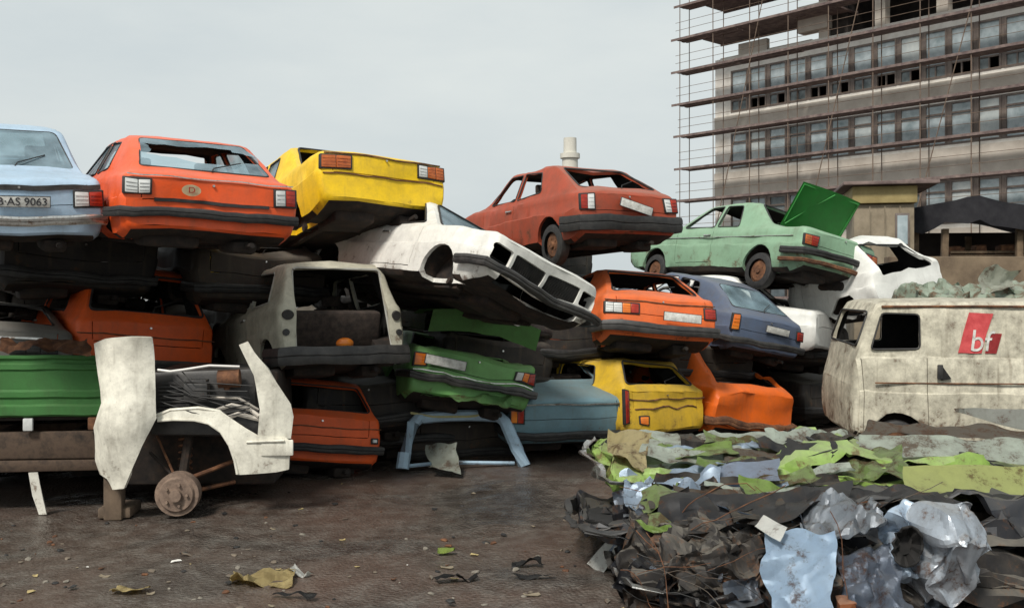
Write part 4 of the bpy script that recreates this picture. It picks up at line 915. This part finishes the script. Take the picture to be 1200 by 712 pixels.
bm = bmesh.new(); box(bm, (-.2, .9, .92), (2.2, 1.7, .06), .01); box(bm, (-.2, 1.7, 1.2), (2.2, .05, .6), .01); link('load_floor', bm, M_under, tr)
bm = bmesh.new(); box(bm, (-.25, .1, .66), (2.3, .10, .26), .02); box(bm, (-.25, .14, .46), (2.3, .18, .12), .02); box(bm, (-.25, 1.2, .6), (2.3, .1, .24), .02)
for x in (-.9, -.2, .5): box(bm, (x, .7, .7), (.1, 1.2, .12), .01)
link('chassis', bm, rough_mat('muddy_chassis', (.014, .010, .008), (.085, .055, .036), 6, .85, c3=(.045, .028, .02)), tr, deform=lambda p: Vector(p) + noise.noise_vector(Vector(p) * 3) * .03)
for x in (.16, .75): 
    bm = bmesh.new(); box(bm, (x, -.01, .86), (.09, .04, .12), .01); link('bracket', bm, M_wlamp if x < .5 else M_rust, tr)
panel('mud_flap', [(.20, .42), (.28, .42), (.33, .15), (.36, .02), (.29, .02), (.23, .2)], paint((.7, .68, .6), .3, .4, seed=44), tr, -.12, .015)
sheet('sheet_metal_scrap', 'brown torn strip of metal wedged above the green truck bed side', 'scrap metal', [at(0, 416, 9.6), at(108, 414, 9.3), at(104, 400, 9.7), at(0, 400, 9.9)], M_rust, n=(20, 5), amp=.04, seed=17)

# ---------------------------------------------------------------- white van at the right
TYPES['van'].update(L=4.46, prof=[(0, 1.78), (.08, 1.84), (.3, 1.87), (4.10, 1.87), (4.20, 1.80), (4.37, 1.30), (4.43, 1.12), (4.46, .8)], belt=1.22, side=[[(3.66, 1.30), (3.66, 1.73), (4.10, 1.73), (4.24, 1.30)]], front=((4.36, 1.34, .72), (4.22, 1.74, .66)), arches=(.95, 3.92), doors=(3.58, 4.34))
rv, TV, DV = car(dict(type='van', pose=(8.45, 12.0, .17, 0, -1.0, 84), paint=P_van, seed=23, amp=.013, name='panel_van', cat='van', group=None, label='rust stained white panel van with a red logo behind the scrap heap', bumpers=[], wheels=[(1, -1, True), (0, -1, True)], strips=[(.93, M_rust, .014)], seats=True,
    dents=[((-.9, 2.6, 1.3), .5, (.05, 0, 0)), ((-.9, 4.7, .7), .5, (.04, -.06, 0))]))
rv['group'] = 'wrecked cars stacked in the scrapyard wall'
bm = bmesh.new()
for sd in (-1, 1): tube(bm, [(sd * (side_x(TV, y, 1.80) + .012), y, 1.80) for y in (.1, 1, 2, 3, 4.1)], .016, 6)
link('roof_gutter', bm, M_rust, rv, deform=DV)
def vside(y, z, off): return Vector((-(side_x(TV, y, z) + off), y, z))
bm = bmesh.new(); q = [(3.25, 1.27), (2.98, 1.27), (2.84, 1.72), (3.11, 1.72)]
bm.faces.new([bm.verts.new(vside(y, z, .012)) for y, z in q]); bmesh.ops.subdivide_edges(bm, edges=bm.edges[:], cuts=5, use_grid_fill=True); bmesh.ops.solidify(bm, geom=bm.faces[:], thickness=.004)
lg = link('red_logo', bm, rough_mat('logo_red', (.40, .03, .035), (.62, .09, .09), 9, .5), rv, smooth=False, deform=DV)
bm = bmesh.new(); bm.faces.new([bm.verts.new(vside(y, z, .012)) for y, z in [(2.94, 1.27), (2.81, 1.27), (2.74, 1.50), (2.87, 1.50)]]); bmesh.ops.solidify(bm, geom=bm.faces[:], thickness=.004)
link('red_logo', bm, rough_mat('logo_red', (.4, .03, .03), (.6, .08, .09), 9, .5), rv, smooth=False, deform=DV)
bm = text_bm('bf', .33); 
for v in bm.verts: v.co.x += v.co.y * .2
Mt = Matrix(((0, 0, -1, 0), (-1, 0, 0, 2.98), (0, 1, 0, 1.40), (0, 0, 0, 1)))
bm.transform(Mt)
for v in bm.verts: v.co.x += -(side_x(TV, 3, v.co.z) + .020)
link('logo_letters', bm, M_plate, lg, smooth=False, deform=DV)
bm = bmesh.new(); box(bm, (-.93, 3.46, 1.06), (.03, .06, .16), .01); link('door_handle', bm, M_rubber, rv, deform=DV)
bm = bmesh.new(); prism(bm, [(-.915, 3.44, 1.14), (-.915, 3.33, .98), (-.915, 3.44, .96)], (.03, 0, 0)); link('torn_patch', bm, M_int, rv)

# white crumpled tail behind the green saloon (open hatch shell)
r7, T7, D7 = car(dict(type='hatch', half=True, seats=False, T=dict(L=1.9, arches=(.62,), side=TYPES['hatch']['side'][:1], doors=(1.53, 1.7), prof=[(0, .86), (.05, .90), (.42, 1.34), (.6, 1.375), (1.9, 1.36)]), crease=.05, pose=(6.10, 14.87, 1.70, -6.3, -8.1, 30), paint=P_w2, seed=27, amp=.02, label='white hatchback shell tilted behind the white van, its back end cut open', rear_low=(.02, .78, .60),
    rear_holes=[], bumpers=[], lamps=[], dents=[((.3, .3, 1.2), .5, (0, .1, -.12))]))
# white wing of a car under the dark gap
car(dict(type='sedan', pose=(4.9, 15.4, .95, 2, 4, 60), paint=P_w2, seed=28, amp=.014, label='white saloon wing with an amber marker squeezed between the green saloon and the van', lamps=[]))
lump('crumpled_car', 'crumpled grey wreck lying behind the van roof at the right edge', 'scrap car', (6.6, 13.6, 1.95), (2.6, 1.3, .34), paint((.22, .27, .21), .5, .5, seed=50), seed=61, amp=.12, f=2.0)
sheet('sheet_metal_scrap', 'pale curled panel leaning on the crumpled grey wreck behind the van', 'scrap metal', [at(1145, 345, 13), at(1185, 342, 13), at(1190, 320, 13.1), at(1150, 318, 13.1)], paint((.45, .47, .40), .3, .4, seed=51), n=(12, 8), amp=.05, seed=62, curl=.12)

# ---------------------------------------------------------------- scrap heap in the right foreground
SG = 'flattened cars of the scrap heap'
def flat_car(label, pose, P, T='sedan', h=.30, cr=.07, seed=1, w=.8, name='flattened_car'):
    TT = dict(TYPES[T]); x, y, z, rx, ry, rz = pose
    r = empty(name, (x, y, z), (rx, ry, rz)); tag(r, label, 'flattened car', SG)
    body = bm_obj(hull(TT), [P, M_int, M_under]); cut = [bm_obj(hull(TT, .035, 1), [P, M_int, M_under])]
    bm = bmesh.new()
    for sd in (1, -1):
        for poly in TT['side']: prism(bm, [(sd * .36, p.x, p.y) for p in rpoly(poly, .05, 3)], (sd * .7, 0, 0))
        for ya in TT['arches']: prism(bm, [(sd * .56, ya + .3 * math.cos(a * math.tau / 16), .28 + .3 * math.sin(a * math.tau / 16)) for a in range(16)], (sd * .5, 0, 0))
    cut.append(bm_obj(bm, [P, M_int, M_under])); bb = carve(body, cut); bmesh.ops.triangulate(bb, faces=[f for f in bb.faces if len(f.verts) > 4])
    top = max(z_ for _, z_ in TT['prof']); rnd = random.Random(seed)
    def D(p):
        p = Vector(p); q = p.copy() * 1.0 + Vector((seed * 3.1, 0, 0)); k = h / (top - .2)
        p.z = (p.z - .2) * k; p.x *= 1.04
        return p + cvec(q, seed, 1.5) * cr * 1.5 + cvec(q, seed + 31, 4.0) * cr * .5 + Vector((0, 0, 1)) * ridge(q, seed, 2.4) * cr * .5
    link('body', bb, [P, M_int, M_under], r, deform=D, sharp=24)
    for e, zz in (('rear', .5), ('front', .5)): link('bumper', bumper_bm(TT, e, zz), M_chrome if seed % 2 else M_plastic, r, deform=D)
    for key in ('rear', 'front'):
        lp, nr = win_loop(TT, key); bm = bmesh.new(); tube(bm, [p + nr * .004 for p in lp], .014, 5, closed=True); link('window_seal', bm, M_rubber, r, deform=D)
    return r
P_lg = paint((.24, .38, .07), .3, .6, .3, .9, seed=60); P_lg2 = paint((.20, .30, .08), .5, .8, .3, .9, seed=77); P_yg = paint((.44, .48, .17), .25, .25, .5, .5, seed=61); P_sil = paint((.40, .50, .62), .15, .3, .26, .4, seed=62, metal=.3); P_slv = paint((.36, .40, .45), .25, .65, .28, .6, seed=63, metal=.45)
P_pg = paint((.50, .56, .49), .35, .6, .35, .5, seed=64); P_dk2 = paint((.022, .024, .03), .2, .3, .35, .3, seed=65); P_bei = paint((.50, .42, .22), .4, .4, .45, .3, seed=66); P_brs = paint((.10, .082, .065), .5, .5, .6, .3, seed=67)
flat_car('flattened dark hulk at the bottom of the scrap heap nearest the camera', (5.2, 7.25, .02, 0, 2, 88), P_drk, h=.34, seed=71)
flat_car('flattened brown hulk at the bottom of the scrap heap, farther side', (5.3, 8.75, .02, 0, -2, 93), P_drb, h=.36, seed=72)
flat_car('flattened pale green car on top of the scrap heap, farther side', (5.15, 9.0, .33, 2, -1, 92), P_lg, h=.32, seed=73, cr=.08)
flat_car('flattened dark car on top of the scrap heap with bent roof', (4.75, 7.7, .26, -1, 4, 86), P_dk2, 'fast', h=.27, seed=74, cr=.09)
flat_car('flattened black car beneath the yellow green slab at the right edge', (8.3, 7.7, .0, 0, 0, 92), P_drk, h=.42, seed=75)
sheet('sheet_metal_scrap', 'long smooth yellow green side panel lying on the right of the heap', 'scrap metal', [at(1062, 583, 7.5), at(1330, 606, 7.5), at(1330, 550, 7.9), at(1058, 550, 7.9)], P_yg, n=(40, 10), amp=.012, f=1.5, seed=81, th=.03, curl=.03, jag=.008, sharp=50)
sheet('sheet_metal_scrap', 'dark slab put in for the shade below the yellow green panel at the right edge', 'scrap metal', [at(1140, 640, 7.3), at(1330, 650, 7.3), at(1330, 604, 7.5), at(1130, 596, 7.5)], P_brs, n=(24, 8), amp=.03, f=2, seed=82, th=.03)  # dark sheet stands in for the shaded hollow under the panel
sheet('sheet_metal_scrap', 'long pale blue white panel on the back of the heap before the van', 'scrap metal', [at(1008, 530, 8.7), at(1300, 552, 8.3), at(1300, 520, 8.6), at(1005, 508, 8.95)], P_pg, n=(36, 7), amp=.02, f=2, seed=83, th=.02, jag=.01)
sheet('sheet_metal_scrap', 'long brown rusty panel lying just below the van wheel', 'scrap metal', [at(1005, 510, 9.2), at(1300, 522, 8.9), at(1300, 505, 9.2), at(1010, 495, 9.4)], P_brs, n=(36, 5), amp=.02, f=2, seed=84, th=.03)
sheet('sheet_metal_scrap', 'grey pointed panel leaning against the lower side of the van', 'scrap metal', [at(1117, 478, 9.6), at(1120, 482, 9.6), at(1290, 528, 9.1), at(1290, 478, 9.3)], paint((.30, .31, .28), .3, .4, seed=85), n=(18, 14), amp=.02, f=2, seed=85, jag=.005)
sheet('sheet_metal_scrap', 'pale green top edge panel in front of the yellow and orange wrecks', 'scrap metal', [at(742, 530, 9.2), at(1030, 532, 9.0), at(1030, 510, 9.5), at(742, 508, 9.7)], P_pg, n=(60, 12), amp=.025, f=3.0, seed=86)
sheet('sheet_metal_scrap', 'bright green crumpled panel across the upper left of the heap', 'scrap metal', [at(752, 552, 8.6), at(930, 560, 8.3), at(935, 525, 8.9), at(756, 520, 9.2)], P_lg, n=(60, 22), amp=.032, f=3.0, seed=87)
sheet('sheet_metal_scrap', 'crumpled green and rusty panel in the middle of the heap top', 'scrap metal', [at(925, 562, 8.2), at(1062, 565, 8.0), at(1058, 530, 8.6), at(930, 528, 8.8)], P_lg2, n=(50, 22), amp=.04, f=3.4, seed=88)
sheet('sheet_metal_scrap', 'beige curled wing at the left tip of the heap', 'scrap metal', [at(716, 545, 8.4), at(752, 566, 8.0), at(762, 520, 8.7), at(710, 518, 9.1)], P_bei, n=(14, 14), amp=.04, seed=89, curl=.12)
sheet('sheet_metal_scrap', 'silver blue creased bonnet on the left of the heap', 'scrap metal', [at(738, 598, 7.4), at(845, 590, 7.4), at(850, 556, 8.0), at(728, 562, 8.1)], P_sil, n=(30, 18), amp=.06, f=3.5, seed=90)
sheet('sheet_metal_scrap', 'dusty blue rounded panel across the middle of the heap', 'scrap metal', [at(826, 575, 7.7), at(920, 572, 7.6), at(912, 546, 8.0), at(835, 556, 8.1)], paint((.25, .31, .42), .25, .4, .4, .4, seed=91), n=(26, 12), amp=.03, f=2, seed=91, curl=.05)
sheet('sheet_metal_scrap', 'long dark bent sill running across the heap', 'scrap metal', [at(792, 640, 6.9), at(1000, 598, 6.8), at(996, 570, 7.2), at(785, 600, 7.3)], P_dk2, n=(36, 12), amp=.035, f=2.2, seed=92, curl=.04)
sheet('sheet_metal_scrap', 'dark arched wheel housing torn loose on the heap', 'scrap metal', [at(775, 610, 7.1), at(840, 606, 7.0), at(832, 572, 7.4), at(775, 572, 7.4)], P_dk2, n=(18, 14), amp=.03, f=2, seed=93, curl=-.12)
sheet('sheet_metal_scrap', 'pale grey blue sheet folded over the front of the heap', 'scrap metal', [at(938, 622, 6.4), at(1040, 632, 6.3), at(1034, 592, 6.9), at(945, 600, 6.9)], P_slv, n=(40, 24), amp=.07, f=4, seed=94, sharp=14)
sheet('sheet_metal_scrap', 'light blue creased car door hanging down the front of the heap', 'scrap metal', [at(905, 725, 6.1), at(976, 735, 5.95), at(980, 622, 6.3), at(896, 618, 6.4)], paint((.40, .54, .70), .15, .25, .28, .4, seed=95, metal=.15), n=(34, 46), amp=.045, f=2.4, seed=95, sharp=10)
sheet('sheet_metal_scrap', 'slate blue buckled panel beside the light blue door on the heap', 'scrap metal', [at(1000, 730, 6.1), at(1062, 730, 6.1), at(1045, 632, 6.4), at(982, 640, 6.5)], paint((.20, .24, .31), .35, .4, .35, .4, seed=96, metal=.3), n=(28, 36), amp=.07, f=3.6, seed=96, sharp=14)
lump('crushed_wing', 'silver crushed car corner with a torn headlamp hollow on the heap front', 'scrap metal', tuple(at(1108, 642, 6.35)), (.34, .40, .54), P_slv, (0, 0, 20), 97, .075, 3.0, sharp=10, rf_=.12, n=26)
lump('crushed_wing', 'dull dented metal bulge left of the silver crushed corner', 'scrap metal', tuple(at(1058, 636, 6.5)), (.20, .34, .44), P_sil, (0, 10, -10), 98, .07, 3.6, sharp=10, rf_=.12, n=24)
bm = bmesh.new(); hp = [(.085 * math.cos(k * math.tau / 26) * (1 + .12 * math.sin(3 * k)), .02 * math.sin(k * 1.3), .125 * math.sin(k * math.tau / 26)) for k in range(26)]  # dark cone set on the wing in place of a shaded hollow
tube(bm, hp, .009, 6, closed=True); A = [bm.verts.new((x * .95, y + .015, z * .95)) for x, y, z in hp]; Bc = [bm.verts.new((x * .45, y + .09, z * .5)) for x, y, z in hp]
for k in range(26): bm.faces.new((A[k - 1], A[k], Bc[k], Bc[k - 1]))
bm.faces.new(Bc); o = link('headlamp_hollow', bm, M_int); o.location = at(1064, 640, 6.22); o.rotation_euler = (R_(-8), R_(12), R_(-14)); tag(o, 'dark oval put in for the torn headlamp hollow of the silver crushed corner', 'headlamp')
lump('scrap_bundle', 'dark tangled scrap bundle at the front left of the heap', 'scrap metal', tuple(at(850, 672, 6.95)), (.95, .7, .56), P_drk, (0, 0, 8), 99, .06, 4.5, sharp=14, n=46)
lump('scrap_bundle', 'black crumpled scrap under the silver blue bonnet at the left end of the heap', 'scrap metal', tuple(at(780, 645, 7.4)), (.45, .8, .46), P_drk, (0, 0, -20), 100, .06, 4.5, sharp=14, n=46)
lump('scrap_bundle', 'rusty scrap mass at the foot of the blue door', 'scrap metal', tuple(at(985, 700, 6.6)), (.9, .45, .52), P_drk, (0, 0, 5), 101, .06, 4.5, sharp=14, n=46)
lump('scrap_bundle', 'black scrap block at the lower right corner of the picture', 'scrap metal', tuple(at(1205, 668, 7.2)), (1.1, 1.0, .44), P_drk, (0, 0, 3), 102, .05, 2.0, sharp=14)
sheet('sheet_metal_scrap', 'white square end of a panel sticking out above the blue door', 'scrap metal', [at(884, 616, 6.45), at(914, 634, 6.2), at(924, 618, 6.3), at(896, 604, 6.5)], P_w2, n=(8, 8), amp=.008, seed=103, jag=.004)
sheet('sheet_metal_scrap', 'dark torn pointed panel beside the yellow green slab', 'scrap metal', [at(988, 588, 7.2), at(1130, 592, 7.1), at(1085, 574, 7.3), at(990, 575, 7.4)], P_dk2, n=(22, 8), amp=.03, seed=104)
lump('rusty_lump', 'rusty orange lump between the blue panels on the heap front', 'scrap metal', tuple(at(992, 712, 6.15)), (.13, .2, .13), paint((.24, .08, .03), .6, .6, seed=105), seed=105, amp=.02)
# crushed strips that fill the front and the top of the heap
random.seed(35)
LGp = 'long flattened strips layered across the heap'
mll = [P_pg, P_drk, P_lg2, P_drk, P_lg2, P_dk2, P_sil, P_drk, P_pg, P_drk, P_lg, P_brs]  # strips in the black paints stand in for dark slits between layers
for i in range(44):
    t = (i + random.random()) / 44; py = lerp(514, 606, t); px = random.uniform(775, 1010) if t < .5 else random.uniform(800, 960); Dd = lerp(9.2, 7.15, t) - .12; a = at(px, py, Dd); L1 = random.uniform(.35, 1.1); H1 = random.uniform(.015, .05)
    if a.x - L1 / 2 < .95 - .3 * (9.2 - Dd) * 0: a.x = .95 + L1 / 2
    th = random.gauss(0, .09); yw = random.gauss(0, .15); u = Vector((math.cos(th), yw, math.sin(th))) * L1 / 2; v = Vector((0, random.uniform(.05, .12), H1))
    sheet('flattened_strip', 'long flattened strip of bodywork layered across the heap top, black ones for dark slits', 'scrap metal', [a - u - v, a + u - v, a + u * .94 + v, a - u * .97 + v], mll[i % 12], n=(46, 6), amp=random.uniform(.012, .03), f=3.5, seed=600 + i, th=.004, group=LGp, jag=.03, curl=random.uniform(-.04, .04))
random.seed(33)
CG = 'crushed dark strips layered in the scrap heap'
P_dk3 = paint((.06, .05, .045), .4, .4, .26, .6, seed=106, metal=.3); P_dk4 = paint((.016, .017, .022), .3, .25, .22, .5, seed=107); P_mb = paint((.20, .24, .30), .2, .5, .28, .6, seed=108, metal=.5); P_lt = paint((.50, .49, .44), .3, .5, .35, .5, seed=109, metal=.2)
msf = [P_dk4, P_dk3, P_drk, P_dk4, P_mb, P_brs, P_dk4, P_drb, P_lt, P_dk4, P_mb]
for i in range(190):
    px = random.uniform(728, 1135); t = random.random(); py = lerp(580 if px < 900 else 605, 712, t); Dd = lerp(7.7, 6.35, t) + random.uniform(-.12, .12) + max(0, 780 - px) * .008
    if 895 < px < 1150: Dd += .2
    a = at(px, py, Dd); L1 = random.uniform(.10, .42); H1 = random.uniform(.02, .10); th = random.gauss(.1, .5)
    u = Vector((math.cos(th), random.uniform(-.35, .35), math.sin(th))) * L1 / 2; v = Vector((-math.sin(th), random.uniform(.1, .7), abs(math.cos(th)))) * H1
    if a.z - abs(u.z) - .05 < 0: a.z = abs(u.z) + .06
    sheet('crushed_strip', 'crumpled dark strip of crushed bodywork layered in the scrap heap', 'scrap metal', [a - u - v, a + u - v, a + u * .9 + v, a - u + v * .8], msf[i % 11], n=(20, 8), amp=random.uniform(.02, .045), f=6, seed=400 + i, th=.004, group=CG, jag=.02, curl=random.uniform(-.05, .05), sharp=18)
# car parts lying in the heap
def rest(name, label, cat, bm, mat, loc, rot):
    o = link(name, bm, mat, None, sharp=40); o.location = loc; o.rotation_euler = [R_(a) for a in rot]; tag(o, label, cat); return o

# loose wires, rods and slivers
random.seed(21)
WG = 'loose wires and rods tangled in the scrap heap'
for i in range(70):
    px = random.uniform(722, 1010); py = random.uniform(560, 700); Dd = 7.6 - (py - 560) / 140 * 1.35 - .1 - max(0, 760 - px) * -.005; a = at(px, py, Dd); ln = random.uniform(.25, .8); th = random.uniform(-1.0, 1.2)
    pts = [Vector((0, 0, 0))]; d = Vector((math.cos(th), -.15, math.sin(th) * .6 - .2))
    for k in range(8): d = (d + Vector((random.gauss(0, .18), random.gauss(0, .12), random.gauss(0, .18) - .05))).normalized(); pts.append(pts[-1] + d * ln / 8)
    bm = bmesh.new(); tube(bm, pts, random.choice([.0022, .003, .004]), 5); o = link('wire', bm, random.choice([M_rust, M_rubber, M_rust, M_rubber, P_brs]), None)
    lo = min((a + p).z for p in pts); o.location = a + Vector((0, 0, max(0, .01 - lo))); tag(o, 'thin bent wire poking out of the scrap heap', 'wire', WG)
SLG = 'torn metal slivers on the scrap heap'
mats_s = [P_pg, P_sil, P_lg, P_bei, P_dk2, P_slv, P_brs, P_w2]
for i in range(64):
    px = random.uniform(725, 1060); t = random.random(); py = 512 + 110 * t + random.uniform(0, 20); Dd = 9.3 - 2.3 * t - .15; a = at(px, py, Dd); s = random.uniform(.05, .20)
    th = random.uniform(0, math.pi); u = Vector((math.cos(th), math.sin(th) * .5, random.uniform(-.3, .3))) * s; v = Vector((-math.sin(th) * .4, .3, random.uniform(.1, .5))) * s * random.uniform(.2, .5)
    sheet('metal_sliver', 'torn sliver of bent sheet metal on top of the scrap heap', 'scrap metal', [a - u - v, a + u - v * .4, a + u * .9 + v, a - u * .7 + v], mats_s[i % 8], n=(6, 4), amp=.02, f=6, seed=200 + i, th=.004, group=SLG, jag=.008)

# ---------------------------------------------------------------- litter on the ground
def gz(px, py):
    Y = 2.1 * 1167 / (py - 345); x = (px - 600) / 1167 * Y; return Vector((x, Y, ground_z(x, Y)))
def litter(name, label, px, py, wd, dp, mat, rot=0, h=.03, seed=1, n=(10, 8), amp=.02, cat='debris'):
    c = gz(px, py); r = Matrix.Rotation(R_(rot), 3, 'Z'); P = []
    for (a, b) in ((-1, -1), (1, -1), (1, 1), (-1, 1)):
        p = c + r @ Vector((a * wd / 2, b * dp / 2, 0)); p.z = ground_z(p.x, p.y) + h; P.append(p)
    return sheet(name, label, cat, P, mat, n=n, amp=amp, f=5, seed=seed, th=.008, jag=.012)
M_card = rough_mat('wet_cardboard', (.26, .19, .08), (.52, .42, .20), 7, .85)
litter('cardboard', 'yellowish crumpled cardboard lying on the mud at the bottom left', 308, 680, .44, .30, M_card, 8, .03, 301, amp=.04)
litter('paper_scrap', 'small white crumpled paper beside the yellowish cardboard', 352, 673, .16, .10, M_plate, -20, .02, 302, amp=.03)
litter('bent_strip', 'dark curved strip lying below the cardboard', 345, 698, .34, .05, M_rubber, -10, .025, 303)
litter('flat_plate', 'pale worn plate sunk in the mud at the bottom left', 152, 692, .22, .18, M_card, 5, .012, 304)
litter('bent_strip', 'dark bent metal strip lying in the middle of the yard', 535, 679, .30, .07, M_rubber, 12, .03, 305, amp=.04)
litter('rubber_piece', 'dark flat rubber piece right of the curved strip', 618, 662, .21, .12, M_rubber, 3, .03, 306, amp=.03)
litter('bent_strip', 'thin straight dark strip below the flat rubber piece', 625, 678, .33, .045, M_rubber, 8, .025, 307)
litter('green_scrap', 'small green and white plastic scrap on the mud', 522, 648, .12, .12, paint((.25, .35, .05), .1, .3, seed=70), 0, .02, 308, amp=.02)
sheet('white_board', 'white rectangular board leaning on the left foot of the heap', 'board', [at(688, 661, 7.75), at(704, 674, 7.55), at(738, 632, 7.5), at(722, 622, 7.7)], P_w2, n=(8, 14), amp=.006, seed=309, jag=.006, th=.02)
sheet('sheet_metal_scrap', 'dull grey torn piece beside the white board', 'scrap metal', [at(722, 660, 7.5), at(748, 668, 7.3), at(752, 625, 7.3), at(740, 628, 7.5)], P_brs, n=(8, 8), amp=.03, seed=310)
random.seed(5)
CHG = 'paint chips and glass crumbs on the yard'
chb = []
for i in range(60):
    px = random.uniform(0, 740); py = 545 + 165 * random.random() ** .7; c = gz(px, py)
    if px < 345 and py < 600: continue
    if len(chb) < 6:
        bm = bmesh.new(); k_ = len(chb); bm.faces.new([bm.verts.new((.03 * math.cos(a_ * 1.05) * random.uniform(.5, 1.3), .02 * math.sin(a_ * 1.05) * random.uniform(.5, 1.3), random.uniform(0, .012))) for a_ in range(6)]); bmesh.ops.triangulate(bm, faces=bm.faces[:]); bmesh.ops.solidify(bm, geom=bm.faces[:], thickness=.003)
        o = link('paint_chip', bm, [M_rust, M_conc, M_card, P_brs, M_rubber, M_beige][k_], smooth=False); chb.append(o)
    else: o = chb[random.choice([0, 1, 2, 2, 3, 4, 4, 5])].copy(); COL.objects.link(o)
    s = random.uniform(.4, 1.5); o.scale = (s * random.uniform(.6, 1.7), s, s); o.rotation_euler = (0, 0, random.uniform(0, 6)); o.location = c + Vector((0, 0, .006)); tag(o, 'tiny flake of paint or glass lying on the muddy yard', 'flake', CHG)
PG = 'small stones and bits scattered over the yard'
base = None
for i in range(110):
    px = random.uniform(0, 740); py = 560 + 150 * random.random() ** .8; c = gz(px, py)
    if px < 130 and py < 610: continue
    if base is None or len(base) < 8:
        bm = bmesh.new(); bmesh.ops.create_icosphere(bm, subdivisions=2, radius=.02)
        for v in bm.verts: v.co += noise.noise_vector(v.co * 40 + Vector((i, i, i))) * .008; v.co.z *= .6
        o = link('stone', bm, [rough_mat('stone_pale', (.14, .125, .10), (.27, .24, .2), 20, .9), M_rubber, rough_mat('stone_brown', (.10, .08, .06), (.2, .16, .12), 20, .9), M_rust][i % 4]); 
        if base is None: base = []
        base.append(o)
    else: o = base[i % 8].copy(); COL.objects.link(o)
    s = random.uniform(.3, 1.25); o.scale = (s * random.uniform(.7, 1.8), s, s); o.rotation_euler = (0, 0, random.uniform(0, 6)); o.location = c + Vector((0, 0, .004)); tag(o, 'small stone lying on the muddy yard', 'stone', PG)
